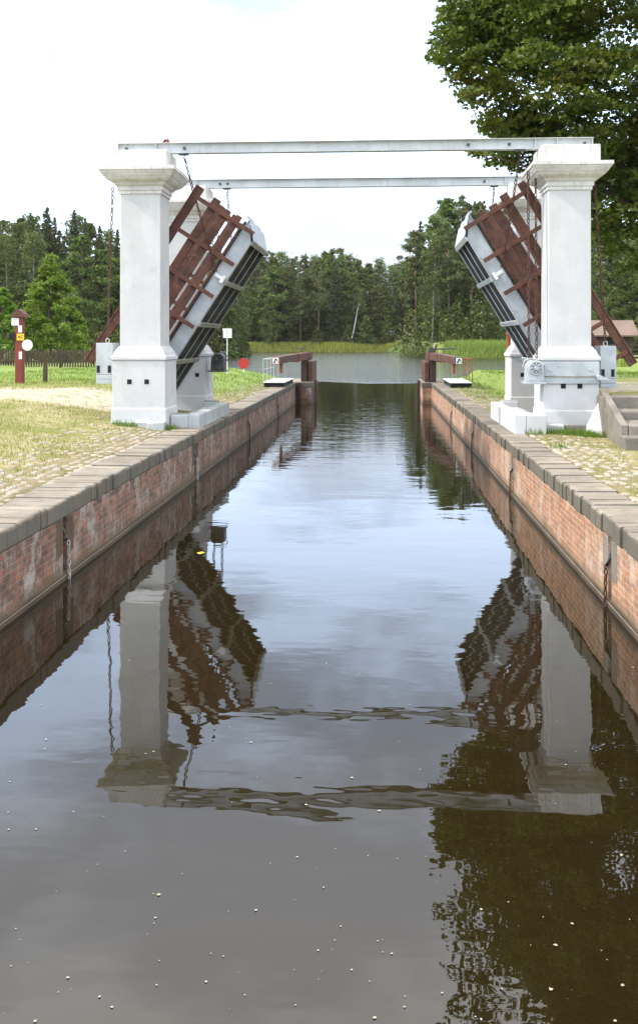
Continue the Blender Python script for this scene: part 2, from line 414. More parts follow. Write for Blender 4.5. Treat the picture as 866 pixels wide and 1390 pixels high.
# ------------------------------------------------------------------ terrain
def sst(x, a, b):
    t = np.clip((x-a)/(b-a), 0, 1); return t*t*(3-2*t)
LX, RX = -3.61, 2.40         # canal faces at the coping
def gheight(X, Y):
    X = np.asarray(X, float); Y = np.asarray(Y, float)
    zl = .42*sst(-X, 4.5, 8.5) + .05*sst(-X, 4.2, 5.0)
    zr = .70*sst(X, 4.55, 5.0)*sst(Y, 18.9, 19.9)
    zr = zr*(1-.45*sst(Y, 30, 46))
    und = .035*np.sin(X*1.7+Y*.6)*np.sin(Y*.9-X*.4)*sst(np.abs(X+.6), 3.9, 5.2) + .03*np.sin(X*.5)*np.sin(Y*.31)*sst(np.abs(X+.6), 3.9, 6)
    z = np.where(X < 0, zl, zr) + und
    z = z + 1.6*sst(Y, 150, 185)*sst(X, 0, 16) + .8*sst(Y, 255, 290)
    wl = 1.2*np.sin(Y*.13) + 1.5*np.sin(Y*.047+1)
    dl = -.215*Y - X + wl*sst(Y, 55, 80)
    dr = X - .172*Y + wl*.6*sst(Y, 55, 80)
    far = 252 - 92*sst(X, 1, 13) + 2*np.sin(X*.2)
    dfar = (Y - far)*.7
    dn = np.minimum(50.5-Y+.8*np.sin(X*.6), np.maximum(-4.0-X, X-2.75))
    d = np.maximum.reduce([dl, dr, dfar, dn])
    t = sst(d, -2.5, 1.8)
    z = np.where(Y > 44.5, -2.6 + (z+2.6)*t, z)
    inside = (X > -4.15) & (X < 2.92) & (Y <= 44.5)
    z = np.where(inside, -3.0, z - .012)
    return z
def build_ground():
    xs = np.unique(np.round(np.concatenate([[-900,-600,-400,-300,-220,-180,-150,-130], np.arange(-115,-30,5.), np.arange(-30,-12,1.0), np.arange(-12,-4.2,.3),
        [-4.17,-4.1499,-4.14], np.arange(-3.8,2.7,1.), [2.90,2.9199,2.94], np.arange(3.1,9,.25), np.arange(9,30,1.), np.arange(30,90,4.), [100,120,150,200,300,450,700,900]]),4))
    ys = np.unique(np.round(np.concatenate([[-60,-30,-15,-8], np.arange(-6,9,1.), np.arange(9,52,.3), np.arange(52,80,1.), np.arange(80,300,3.), [310,330,360,400,500,700,1000,1500,2200]]),4))
    A, B = np.meshgrid(xs, ys); Z = gheight(A, B)
    vs = np.stack([A.ravel(), B.ravel(), Z.ravel()], 1)
    nx, ny = len(xs), len(ys)
    i, j = np.meshgrid(np.arange(nx-1), np.arange(ny-1)); k = (j*nx+i).ravel()
    q = np.stack([k, k+1, k+nx+1, k+nx], 1)
    me = np_mesh('ground', vs, q)
    o = link_mesh('ground', me, 'ground', smooth=False); tag(o, kind='structure')
build_ground()
wm = MB().add([(-900,-60,WZ),(900,-60,WZ),(900,400,WZ),(-900,400,WZ)], [(0,1,2,3)]).build('water', 'water'); tag(wm, kind='structure')

# ------------------------------------------------------------------ canal walls
LEFT_SLOTS = [3.0, 10.87, 18.80, 26.6, 34.4]; RIGHT_SLOTS = [3.1, 10.07, 17.17, 24.1, 31.0]
def canal_wall(side):
    face = LX if side < 0 else RX
    slots = LEFT_SLOTS if side < 0 else RIGHT_SLOTS
    s = side
    lab = ('left canal wall of shaded weathered brick under a worn stone coping' if s < 0 else
           'right canal wall of sunlit orange brick under a worn stone coping')
    t = thing('canal_wall', (face, 20, WZ), lab, 'canal wall')
    fx = face + s*.02             # brick face a little behind the coping nose
    def bx(mb, a, b, y0, y1, z0, z1): mb.box(min(fx+s*a, fx+s*b), max(fx+s*a, fx+s*b), y0, y1, z0, z1)
    mb = MB(); ys = [-6] + [v for y in slots for v in (y-.07, y+.07)] + [42.3]
    for a, b in zip(ys[::2], ys[1::2]): bx(mb, 0, .30, a, b, -2.9, -.218)
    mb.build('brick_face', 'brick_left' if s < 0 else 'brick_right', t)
    mb = MB(); bx(mb, .303, .56, -6, 42.3, -2.9, -.243); mb.build('backing', 'ledge', t)
    # coping: one row of stones side by side
    mb = MB(); y = -6.0
    while y < 42.3:
        L = random.uniform(.15, .27); g = .0035
        zt = random.uniform(-.016, .006); ov = random.uniform(-.022, .016); zb = -.215 + random.uniform(-.006, .0)
        inn = (.60 if s < 0 else .50) + random.uniform(-.015, .02)
        x0, x1 = face - s*ov, face + s*inn
        ch = random.uniform(.012, .034)
        q = [(face - s*ov + s*.012, zb), (face - s*ov, zb+.015), (face - s*ov, zt-ch), (face-s*ov+s*ch*.5, zt-ch*.3), (face-s*ov+s*ch*1.4, zt), (x1, zt+.004), (x1, zb)]
        mb.prism(q, 'y', y+g, min(y+L, 42.3)-g); y += L
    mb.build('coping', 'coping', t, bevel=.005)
    mb = MB()
    for i, y in enumerate(slots):
        w = .22 if i < 3 else .16
        for a, b in ((y-.075-w, y-.075), (y+.075, y+.075+w)):
            bx(mb, -.004, .28, a, b, -.64, -.236)
    mb.build_each('slot_surround', 'ledge' if s < 0 else 'concrete', t, bevel=.006)
    mb = MB(); bx(mb, -.022, .4, -6, 42.3, -2.9, -.865); mb.build('footing', 'ledge', t)
    mb = MB(); bx(mb, -.027, -.0225, -6, 42.3, -.899, -.892); mb.build('edge_strip', 'edge_iron', t)
    for y in slots:
        mb = MB()
        mb.tube([(fx+s*.06, y-.068, -.33), (fx+s*.06, y+.068, -.33)], .016, 8)
        mb.tube([(fx+s*.05, y, -.32), (fx+s*.03, y+.01, -.36), (fx-s*.03, y, -.52), (fx+s*.0, y-.015, -.44)], .015, 7)
        mb.build('mooring_hook', 'steel_dark', t, smooth=True)
    # pier that narrows the channel at the gate
    px = -2.93 if s < 0 else 2.02
    mb = MB(); x0, x1 = sorted((px, face+s*.35))
    mb.box(x0, x1, 42.3, 46.2, -2.9, -.25)
    mb.build('gate_pier', 'brick_left' if s < 0 else 'brick_right', t)
    mb = MB(); y = 42.28; x0, x1 = sorted((px-s*.03, face+s*.62))
    while y < 46.2:
        L = random.uniform(.4, .6); mb.box(x0, x1, y+.006, min(y+L, 46.25)-.006, -.247, random.uniform(-.004, .01)); y += L
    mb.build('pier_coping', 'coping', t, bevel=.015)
    mb = MB(); mb.box(px-s*.18-.06, px-s*.18+.06, 42.22, 42.36, -2.5, .1); mb.box(px+s*.55-.07, px+s*.55+.07, 42.12, 42.29, -2.5, -.02)
    mb.build_each('fender_post', 'dark_wood', t, bevel=.01)
    return t
canal_wall(-1); canal_wall(1)
names = {-1: 'left', 1: 'right'}
for s, slots in ((-1, LEFT_SLOTS), (1, RIGHT_SLOTS)):
    face = LX if s < 0 else RX
    order = ['nearest', 'second', 'third', 'farthest']
    for i, y in enumerate(slots[1:]):
        x = face - s*.035
        where = ['nearest the viewer', 'just before the white pillar', 'beside the far white pillar', 'short of the lock gate'][i]
        if s > 0: where = ['nearest the viewer', 'just before the plinth of the pillar', 'just past the far white pillar', 'short of the lock gate'][i]
        chain('mooring_chain', (x+s*.015, y, -.50), (x, y+.01, -1.15),
              f'mooring chain on the {names[s]} canal wall, {where}', 'mooring chains on the canal walls',
              'galv' if s < 0 and i < 2 else 'chain', L=.075, w=.048, r=.0085)

# cobbled strips
def cobbles(side):
    n = 2600 if side < 0 else 1700
    base = []
    for k in range(8): base.append((math.cos(2*PI*k/8), math.sin(2*PI*k/8), -.35))
    for k in range(8): base.append((.8*math.cos(2*PI*k/8), .8*math.sin(2*PI*k/8), .12))
    base.append((0, 0, .28)); base = np.array(base)
    V = []; F3 = []; Q = []
    cell = .15; pts = []
    for iy in range(int(30/cell)):
        for ix in range(12):
            x = 4.22 + ix*cell if side < 0 else 3.0 + ix*cell
            y = 8.6 + iy*cell + (cell/2 if ix % 2 else 0)
            x += RNG.uniform(-.025, .025); y += RNG.uniform(-.025, .025)
            if side < 0:
                pr = .85 - (ix/12)**1.2*.8 - .25*(math.sin(y*1.3+ix)*math.sin(y*.7) > .3)
                if y > 19.2: pr *= .35
                if y > 19.0 and y < 26 and x < 5.7: continue
                pts.append((-x, y, pr))
            else:
                pr = (.55 - .03*ix)*(1 if y < 19 else .5)
                if 18.7 < y < 26 and x < 4.7: continue
                if y > 16 and x > 4.1: continue
                pts.append((x, y, pr))
    P = [(x, y) for x, y, pr in pts if RNG.random() < pr]
    P = np.array(P); Z = gheight(P[:, 0], P[:, 1])
    k = len(P)
    ang = RNG.uniform(0, PI, k); sx = RNG.uniform(.055, .088, k); sy = RNG.uniform(.05, .075, k); sz = RNG.uniform(.035, .06, k)
    ca, sa = np.cos(ang), np.sin(ang)
    bx = base[None, :, 0]*sx[:, None]*RNG.uniform(.85, 1.1, (k, 17)); by = base[None, :, 1]*sy[:, None]*RNG.uniform(.85, 1.1, (k, 17)); bz = base[None, :, 2]*sz[:, None]
    V = np.stack([P[:, 0:1]+bx*ca[:, None]-by*sa[:, None], P[:, 1:2]+bx*sa[:, None]+by*ca[:, None], Z[:, None]+.008+bz], 2).reshape(-1, 3)
    q = []
    for j in range(8): q.append((j, (j+1) % 8, 8+(j+1) % 8, 8+j))
    for j in range(0, 8, 2): q.append((8+j, 8+(j+1) % 8, 8+(j+2) % 8, 16))
    q = np.array(q); Q = (q[None]+17*np.arange(k)[:, None, None]).reshape(-1, 4)
    me = np_mesh('cobbles', V, Q)
    o = link_mesh('cobbled_verge', me, 'cobble', smooth=True); tag(o, kind='structure')
cobbles(-1); cobbles(1)

# grass blades
def blades(name, pts, hmin, hmax, w, mat, label, cat='grass', lean=.5):
    pts = np.asarray(pts); k = len(pts); z = gheight(pts[:, 0], pts[:, 1]) if pts.shape[1] == 2 else pts[:, 2]
    h = RNG.uniform(hmin, hmax, k); a = RNG.uniform(0, 2*PI, k); la = RNG.uniform(0, 2*PI, k); ln = RNG.uniform(.1, lean, k)*h
    ww = w*RNG.uniform(.6, 1.3, k)
    b = np.stack([pts[:, 0], pts[:, 1], z-.01], 1)
    d = np.stack([np.cos(a)*ww/2, np.sin(a)*ww/2, np.zeros(k)], 1)
    l = np.stack([np.cos(la)*ln, np.sin(la)*ln, h], 1)
    m1 = b + l*np.array([.35, .35, .55])
    V = np.stack([b-d, b+d, m1+d*.8, m1-d*.8, b+l], 1).reshape(-1, 3)
    q = np.array([(0, 1, 2, 3)]); Q = (q[None]+5*np.arange(k)[:, None, None]).reshape(-1, 4)
    T = np.stack([5*np.arange(k)+3, 5*np.arange(k)+2, 5*np.arange(k)+4], 1)
    # build mixed mesh
    me = bpy.data.meshes.new(name); me.vertices.add(len(V)); me.vertices.foreach_set('co', V.astype(np.float32).ravel())
    loops = np.concatenate([Q.ravel(), T.ravel()]).astype(np.int32)
    me.loops.add(len(loops)); me.loops.foreach_set('vertex_index', loops)
    st = np.concatenate([np.arange(k)*4, 4*k+np.arange(k)*3]).astype(np.int32); tt = np.concatenate([np.full(k, 4), np.full(k, 3)]).astype(np.int32)
    me.polygons.add(2*k); me.polygons.foreach_set('loop_start', st); me.polygons.foreach_set('loop_total', tt)
    me.update(calc_edges=True)
    o = link_mesh(name, me, mat); return tag(o, label, cat, kind='stuff')
def vn(x, y):   # cheap patchiness
    return (np.sin(x*1.3+1.1*np.sin(y*.7))*np.sin(y*1.1+.9*np.sin(x*.8)) + .5*np.sin(x*4.1+y*1.7)*np.sin(y*3.7-x*1.2))/1.5
def scatter(n, x0, x1, y0, y1, bias=1.6):
    x = RNG.uniform(x0, x1, n); y = y0 + (y1-y0)*RNG.random(n)**bias; return x, y
# left bank
x, y = scatter(90000, -13, -4.35, 8.6, 34, 1.5)
keep = (RNG.random(len(x)) < np.clip(.55+.5*vn(x, y), .08, 1)*np.clip((-x-4.1)/1.4, .20, 1)) & ~((y > 21.2) & (y < 26) & (RNG.random(len(x)) < .93) & (x < -5.2)) \
       & ~((y > 19.6) & (y < 26) & (x > -5.5))
blades('grass', np.stack([x[keep], y[keep]], 1), .03, .09, .012, 'grass', 'short patchy half dry grass on the left bank beside the canal')
x, y = scatter(45000, 3.0, 4.6, 9.2, 40, 1.5)
keep = (RNG.random(len(x)) < np.clip(.28+.4*vn(x*1.7, y*1.7), .05, 1)) & ~((y > 19.1) & (y < 26) & (x > 2.9)) & ~((x > 4.2) & (y > 16.4) & (y < 20))
blades('grass', np.stack([x[keep], y[keep]], 1), .02, .065, .009, 'grass', 'sparse dry grass between the stones on the right bank')
x, y = scatter(26000, -16, 12, 30, 51, 1.0)
keep = ((x < -4.4) | (x > 3.1)) & (np.sin(x*3)*np.sin(y*2) > -.6)
blades('grass', np.stack([x[keep], y[keep]], 1), .05, .14, .018, 'greengrass', 'bright green lawn beyond the bridge down to the lake')
# tufts at the feet of the pillars and stairs
tp = []
def tuft(cx, cy, r, n):
    for _ in range(n):
        a = random.uniform(0, 2*PI); rr = r*math.sqrt(random.random()); tp.append((cx+rr*math.cos(a), cy+rr*math.sin(a)*.5))
for cx, cy, r, n in ((-4.2, 19.45, .25, 300), (3.4, 19.1, .35, 260), (3.9, 18.95, .35, 500), (4.2, 18.6, .3, 300), (3.0, 18.9, .25, 140), (-5.2, 19.35, .3, 200),
                     (3.1, 16.5, .15, 60), (3.9, 13.2, .3, 100), (3.6, 11.2, .3, 160), (4.85, 18.9, .25, 200)): tuft(cx, cy, r, n)
blades('grass', np.array(tp), .05, .17, .011, 'greengrass', 'taller green weeds at the feet of the pillars and the steps')

# ------------------------------------------------------------------ pillars
def pillar(cx, cy, label, grime=False):
    zb = -.15
    t = thing('bridge_pillar', (cx, cy, 0), label, 'pillar', 'four white pillars of the drawbridge')
    MB().square_stack(cx, cy, [(zb, .585), (.41, .580), (.425, .560), (1.43, .556)]).build('pedestal', 'plaster', t, bevel=.012)
    MB().square_stack(cx, cy, [(1.4305, .575), (1.44, .588), (1.50, .588), (1.52, .572), (1.535, .552), (1.60, .53), (1.66, .49), (1.72, .452)]).build('base_moulding', 'plaster', t, bevel=.006)
    MB().square_stack(cx, cy, [(1.71, .432), (4.93, .426)]).build('shaft', 'plaster', t, bevel=.014)
    MB().square_stack(cx, cy, [(4.92, .440), (4.925, .452), (4.99, .452), (5.0, .478), (5.085, .480), (5.10, .515), (5.13, .540), (5.15, .548), (5.17, .60),
        (5.20, .655), (5.24, .69), (5.255, .69), (5.26, .71), (5.29, .73), (5.34, .765), (5.375, .78), (5.378, .80), (5.455, .80), (5.475, .60)]).build('capital', 'cornice', t, bevel=.005)
    MB().box(cx-.585, cx+.585, cy-.585, cy+.50, 5.465, 5.825).build('cap_block', 'cornice', t, bevel=.012)
    return t
PLx, PRx, PN, PF = -4.965, 3.925, 20.11, 24.75
p_ln = pillar(PLx, PN, 'white plastered pillar nearest the viewer on the left bank, counterweight at its outer side')
p_rn = pillar(PRx, PN, 'white plastered pillar beside the concrete steps, with a winch and steel plate on its pedestal')
p_lf = pillar(PLx, PF, 'white pillar behind the raised left leaf, seen against the lake')
p_rf = pillar(PRx, PF, 'white pillar half hidden behind the raised right leaf')
def holes(t, cx, y, xs, z):
    mb = MB()
    for x, w in xs: mb.box(x-w/2, x+w/2, y-.004, y+.02, z-.05, z+.05)
    mb.build_each('putlog_hole', 'black', t)
holes(p_ln, PLx, PN-.56, [(-5.16, .095), (-4.795, .095)], .98)
holes(p_rn, PRx, PN-.56, [(3.77, .10), (4.10, .10)], .915)
holes(p_lf, PLx, PF-.56, [(-4.62, .10)], .96)
holes(p_rf, PRx, PF-.56, [(3.66, .12)], .98)
# rough foundation stones
def rough_stone(name, x0, x1, y0, y1, z0, z1, mat, label=None, cat=None, parent=None, j=.02, bev=.02):
    mb = MB(); mb.box(x0, x1, y0, y1, z0, z1)
    mb.v = [(a+random.uniform(-j, j), b+random.uniform(-j, j), c+random.uniform(-j, j)) for a, b, c in mb.v]
    o = mb.build(name, mat, parent, loc=None if parent else ((x0+x1)/2, (y0+y1)/2, z0), bevel=bev)
    if not parent: tag(o, label, cat)
    return o
rough_stone('footing_stone', -4.72, -4.36, 19.20, 19.50, -.1, .17, 'grimy_plaster', 'small pale block at the foot of the near left pillar', 'stone')
rough_stone('footing_stone', 3.34, 3.74, 19.20, 19.50, -.1, .15, 'grimy_plaster', 'small grey block at the foot of the right pillar beside the plinth', 'stone')
rough_stone('rough_footing', 3.76, 4.52, 19.34, 19.56, -.1, .13, 'concrete', parent=p_rn)
rough_stone('rough_footing', -5.55, -4.74, 19.42, 19.56, -.1, .16, 'grimy_plaster', parent=p_ln)
# splayed plaster skirt beside the steps
mb = MB(); mb.prism([(4.46, .62), (4.54, .62), (4.62, .30), (4.72, -.05), (4.28, -.05), (4.40, .15)], 'y', 19.05, 19.54)
mb.v = [(a-.22*(b < 19.3)*(c < .2)+random.uniform(-.02, .02), b+(.38 if (b < 19.3 and c > .4) else (.2 if (b < 19.3 and c > .1) else 0)), c) for a, b, c in mb.v]
mb.build('plaster_skirt', 'plaster', p_rn, bevel=.03)

# winch plate and shaft on the right near pillar
def winch(cx, cy, z, label, s, mat, shaft=None):
    t = thing('chain_winch', (cx, cy, z-.25), label, 'winch', 'chain winches of the drawbridge')
    # housing: arch-topped cheek, box, sprocket cover with ribs
    arch = [(cx-.18, z-.22), (cx+.17, z-.22)] + [(cx + .165*math.cos(a), z+.06+.165*math.sin(a)) for a in np.linspace(0, PI, 12)]
    hs = MB().prism(arch, 'y', cy-.14, cy+.30).build('housing', mat, t, bevel=.01)
    mb = MB(); mb.box(cx-.24, cx+.2, cy-.2, cy+.34, z-.26, z-.222); mb.build('bracket', mat, t, bevel=.006)
    mb = MB(); ring = [(cx+.13*math.cos(a), cy-.15, z+.06+.13*math.sin(a)) for a in np.linspace(0, 2*PI, 24, endpoint=False)]
    mb.tube(ring, .018, 6, closed=True)
    for k in range(8):
        a = 2*PI*k/8; mb.tube([(cx+.045*math.cos(a), cy-.16, z+.06+.045*math.sin(a)), (cx+.125*math.cos(a), cy-.15, z+.06+.125*math.sin(a))], .014, 6)
    mb.build('gear_wheel', mat, hs, smooth=True)
    mb = MB(); mb.tube([(cx, cy-.14, z+.06), (cx, cy-.22, z+.06), (cx, cy-.222, z+.06), (cx, cy-.25, z+.06)], [.045, .045, .028, .028], 14)
    mb.build('hub', mat, hs)
    mb = MB()
    for dx, dz in ((-.13, -.17), (.12, -.17), (-.04, -.17)): mb.tube([(cx+dx, cy-.14, z+dz), (cx+dx, cy-.165, z+dz)], .016, 6)
    mb.build_each('bolt', mat, hs)
    mb = MB(); mb.tube([(cx-s*.02, cy-.05, z+.22), (cx-s*.10, cy-.08, z+.26), (cx-s*.22, cy-.1, z+.22), (cx-s*.26, cy-.1, z+.10), (cx-s*.24, cy-.1, z+.02)], .013, 7)
    mb.build('hook_arm', 'steel', t, smooth=True)
    return t
w = winch(3.20, 19.55, 1.22, 'grey geared chain winch on the canal side of the right pillar, below two chains', 1, 'steel')
mb = MB(); mb.box(3.385, 4.485, 19.512, 19.548, .965, 1.405); plate_ = mb.build('steel_plate', 'steel', w, bevel=.006)
mb = MB()
for x_ in (3.50, 4.30):
    for z_ in (1.24, 1.03): mb.tube([(x_, 19.513, z_), (x_, 19.487, z_)], .021, 6)
mb.build_each('bolt', 'steel_beam', plate_)
mb = MB(); mb.tube([(3.39, 19.48, 1.115), (4.55, 19.48, 1.115)], .014, 8); mb.build('drive_shaft', 'lichen_steel', w, smooth=True)
mb = MB(); mb.prism([(4.40, 1.12), (4.46, 1.15), (4.56, 1.10), (4.72, 1.05), (4.58, 1.03), (4.44, 1.04)], 'y', 19.44, 19.53); mb.build('shaft_bracket', 'steel', w, bevel=.008)
winch(-4.08, 24.25, 1.30, 'dark chain winch with a looped handle on the pillar behind the left leaf', -1, 'steel_dark')

# ------------------------------------------------------------------ overhead beams
def ibeam(y, label, rust=False):
    x0, x1, z0, z1 = -5.55, 4.48, 5.83, 6.06
    t = thing('overhead_beam', (x0, y, z0), label, 'beam', 'overhead beams of the drawbridge')
    mb = MB(); mb.box(x0, x1, y-.006, y+.006, z0+.012, z1-.012); mb.box(x0, x1, y-.085, y+.085, z0, z0+.0119); mb.box(x0, x1, y-.085, y+.085, z1-.0119, z1)
    mb.build('i_section', 'steel_beam', t)
    mb = MB()
    for x in (x0+.03, x0+.85, x1-.03, x1-.75, x1-1.2): mb.box(x-.006, x+.006, y-.083, y-.0062, z0+.013, z1-.013)
    mb.build_each('stiffener', 'steel_beam', t)
    mb = MB()
    for x in (-5.35, -4.1, 1.9 if y < 22 else -3.9, 2.75, 4.3): mb.tube([(x, y-.0062, 5.945), (x, y-.05, 5.945)], .032, 8)
    mb.build_each('bolt', 'steel_dark', t)
    mb = MB()
    for x in ((-4.12, 2.98) if y < 22 else (-3.92, 3.0)): mb.box(x-.10, x+.10, y-.05, y+.05, z0-.03, z0-.0003)
    mb.build_each('chain_plate', 'steel_dark', t)
    return t
b1 = ibeam(PN-.05, 'long grey steel beam lying across the two near pillars, topmost in view')
b2 = ibeam(PF-.10, 'long grey steel beam lying across the two far pillars, lower in view')
mb = MB()
for k in range(9):
    a = random.uniform(0, 2*PI); mb.tube([(-4.5+.09*math.cos(a), PN-.05, 6.061), (-4.5+.05*math.cos(a+1), PN-.05+.05*math.sin(a), 6.10+random.uniform(0, .09)), (-4.5+.1*math.cos(a+2), PN, 6.065)], .013, 5)
tag(mb.build('rusty_clamp', 'rust_iron', None, loc=(-4.5, PN, 6.06)), 'small heap of rusty iron lying on top of the near beam', 'clamp')

# ------------------------------------------------------------------ bascule leaves
def leaf(s, O, ang, label, hr=(0, 5.0)):
    ca, sa = math.cos(ang), math.sin(ang)
    # local (u, y, v): u along the leaf, v out of the deck
    m = Matrix(((-s*ca, 0, s*sa, O[0]), (0, 1, 0, 0), (sa, 0, ca, O[2]), (0, 0, 0, 1)))
    t = thing('bridge_leaf', (O[0], 22.6, O[2]), label, 'bridge leaf', 'raised leaves of the drawbridge')
    Y0, Y1 = 21.25, 23.85
    gy = [Y0+.03, Y0+.03+(Y1-Y0-.06)/3, Y0+.03+2*(Y1-Y0-.06)/3, Y1-.03]
    for i, y in enumerate(gy):
        mb = MB()
        mb.prism([(.15, .012), (4.55, .012), (4.97, .318), (.15, .318)], 'y', y-.008, y+.008, m)
        mb.box(.15, 4.97, y-.05, y+.05, .3182, .33, m)
        fl = MB().box(.15, 4.56, y-.035, y+.035, -.004, .0118, m)
        gd = mb.build('girder', ('steel' if i == 0 else ('steel_dark' if s < 0 else 'steel_shade')), t); fl.build('flange', 'steel' if s > 0 else 'lichen_steel', gd)  # inner girders get darker steel: grime, with under-deck shadow put into colour
    # patched plate with cut-out near the lug, outer face of the near girder
    mb = MB()
    for y, sg in ((gy[0], -1), (gy[3], 1)):
        yy = sorted((y+sg*.0085, y+sg*.013))
        mb.prism([(3.25, .02), (3.75, .02), (3.95, .30), (3.55, .33), (3.30, .30)], 'y', yy[0], yy[1], m)
    mb.build_each('patch_plate', 'steel', t)
    # deck planks laid across
    mb = MB(); u = .1
    while u < 4.9:
        mb.box(u+.006, u+.19, Y0-.02, Y1+.02, .3315+random.uniform(0, .006), .395, m); u += .2
    mb.build('deck', 'deck_wood', t)
    # underside crossbars
    for u in (3.49, 2.38, 1.37):
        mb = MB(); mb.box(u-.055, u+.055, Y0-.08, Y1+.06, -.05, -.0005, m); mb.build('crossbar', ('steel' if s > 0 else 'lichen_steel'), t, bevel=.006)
    # stepped nose of plates, one bay per plate
    ys = [Y0-.03, gy[1]-.2, gy[1]+.45, gy[2]+.2, Y1+.03]
    for k in range(4):
        e = -.035*(k % 2)-.012*k
        mb = MB(); mb.prism([(4.60, -.02), (4.625, -.02), (5.03+e, .33+e*.6), (5.03+e, .40), (4.985+e, .40), (4.985+e, .33)], 'y', ys[k]+.004, ys[k+1]-.004, m)
        mb.build('nose_plate', 'steel', t, bevel=.004)
    mb = MB(); mb.box(4.50, 4.597, Y0-.03, Y1+.03, -.035, -.0006, m); mb.build('nose_angle', 'lichen_steel' if s < 0 else 'steel', t)
    # side kerb board
    # railings
    for side, yb in ((-1, Y0-.09), (1, Y1+.09)):
        y0 = yb; out = side
        def b(nm, u0, u1, v0, v1, ya, yc, mt, bev=.008, par=None):
            mb = MB(); a_, c_ = sorted((ya, yc)); mb.box(u0, u1, a_, c_, v0, v1, m)
            o = mb.build(nm, mt, par or t, bevel=bev); return o
        hrl = b('handrail', .30+hr[0]*0, 4.99, 1.53, 1.70, y0+out*.0, y0+out*.075, 'rust_wood')
        b('handrail_cap', .30, 4.99, 1.70, 1.725, y0-out*.02, y0+out*.10, 'tan_wood', par=hrl)
        b('rail_board', .45, 4.97, 1.06, 1.25, y0, y0+out*.04, 'rust_wood')
        b('rail_board', .40, 4.89, .74, .94, y0, y0+out*.04, 'rust_wood')
        b('rail_board', .50, 4.92, .46, .60, y0, y0+out*.04, 'rust_wood')
        for u in (4.75, 3.92, 3.07, 2.26, 1.43, .62):
            po = b('railing_post', u-.048, u+.048, .04 if side < 0 else .34, 1.66, y0+out*.041, y0+out*.095, 'tan_wood')
            for v in ((.10, .26) if side < 0 else (.53, .84)):
                mb = MB(); c = m @ Vector((u, y0+out*.0955, v)); mb.tube([c, c+Vector((0, out*.014, 0))], .016, 6)
                mb.build('bolt', 'steel_dark', po)
    # chain lugs
    for y, sg in ((Y0, -1), (Y1, 1)):
        mb = MB(); mb.box(3.42, 3.60, y+sg*.001 if sg > 0 else y-.10, y+.10 if sg > 0 else y-.001, .05, .13, m); mb.box(3.48, 3.56, min(y+sg*.03, y+sg*.06), max(y+sg*.03, y+sg*.06), .131, .30, m)
        mb.build('chain_lug', 'white' if sg < 0 else 'steel_dark', t, bevel=.008)
    return m
mL = leaf(-1, (-5.305, 0, .222), math.radians(57.0), 'raised left bridge leaf with red timber railings and a dark ribbed underside')
mR = leaf(1, (4.336, 0, .217), math.radians(58.9), 'raised right bridge leaf with red timber railings and pale steel girders')

G_s = 'suspension chains of the drawbridge'
pt = lambda m, u, y, v: tuple(m @ Vector((u, y, v)))
chain('suspension_chain', (-4.12, PN-.05, 5.81), pt(mL, 3.55, 21.20, .26), 'rusty chain slanting from the near beam to the raised left leaf', G_s, sag=.05)
chain('suspension_chain', (2.98, PN-.05, 5.81), pt(mR, 3.55, 21.20, .26), 'rusty chain slanting from the near beam to the raised right leaf', G_s, sag=.12)
chain('suspension_chain', (-3.92, PF-.1, 5.81), pt(mL, 3.55, 23.92, .26), 'rusty chain from the far beam down behind the left leaf', G_s, sag=.03)
chain('suspension_chain', (3.0, PF-.1, 5.81), pt(mR, 3.55, 23.92, .26), 'rusty chain from the far beam down behind the right leaf', G_s, sag=.03)
G_w = 'winch chains beside the pillars'
chain('winch_chain', (3.11, 19.85, 5.35), (3.09, 19.62, 1.43), 'long hanging chain over the right winch, the one nearer the canal', G_w, sag=.0)
chain('winch_chain', (3.27, 19.90, 5.35), (3.27, 19.75, 1.40), 'long hanging chain over the right winch, the one nearer the pillar', G_w, sag=.0)
chain('winch_chain', (-4.30, 24.45, 5.35), (-4.20, 24.35, 1.50), 'chain behind the left leaf, the one nearer its white pillar', G_w)
chain('winch_chain', (-4.16, 24.45, 5.35), (-3.98, 24.35, 1.50), 'chain behind the left leaf, the one nearer the canal', G_w)

# ------------------------------------------------------------------ counterweights
def counterweight(x0, x1, cy, z0, z1, label, chx, chlab):
    t = thing('counterweight', ((x0+x1)/2, cy, z0), label, 'counterweight', 'steel counterweights')
    s = 1 if x0 > 0 else -1
    mb = MB(); mb.box(x0, x1, cy-.26, cy+.26, z0+.20, z1); mb.build('weight_box', 'steel', t, bevel=.01)
    mb = MB(); mb.box(x0, x1, cy-.26, cy+.26, z0+.10, z0+.195); mb.box(x0, x1, cy-.26, cy+.26, z0, z0+.095)
    mb.build_each('weight_slab', 'steel', t, bevel=.008)
    mb = MB()
    for x in (x0+.05, x1-.07): mb.box(x-.035, x+.035, cy-.263, cy-.2, z0+.235, z0+.39)
    mb.build_each('slot', 'black', t)
    mb = MB(); ring = [((x0+x1)/2+.04*math.cos(a), cy, z1+.045+.05*math.sin(a)) for a in np.linspace(0, 2*PI, 14, endpoint=False)]
    mb.tube(ring, .012, 6, closed=True); mb.build('lifting_eye', 'galv', t, smooth=True)
    chain('counterweight_chain', (chx, cy, 5.14), ((x0+x1)/2, cy, z1+.08), chlab, 'counterweight chains')
counterweight(-5.96, -5.60, PN, .92, 1.79, 'pale steel counterweight hanging at the outer side of the near left pillar', -5.67, 'rusty chain holding the left counterweight, outside the near left pillar')
counterweight(4.58, 4.90, PN, .86, 1.73, 'pale steel counterweight hanging between the right pillar and the steps', 4.52, 'rusty chain holding the right counterweight, in front of the dark trees')

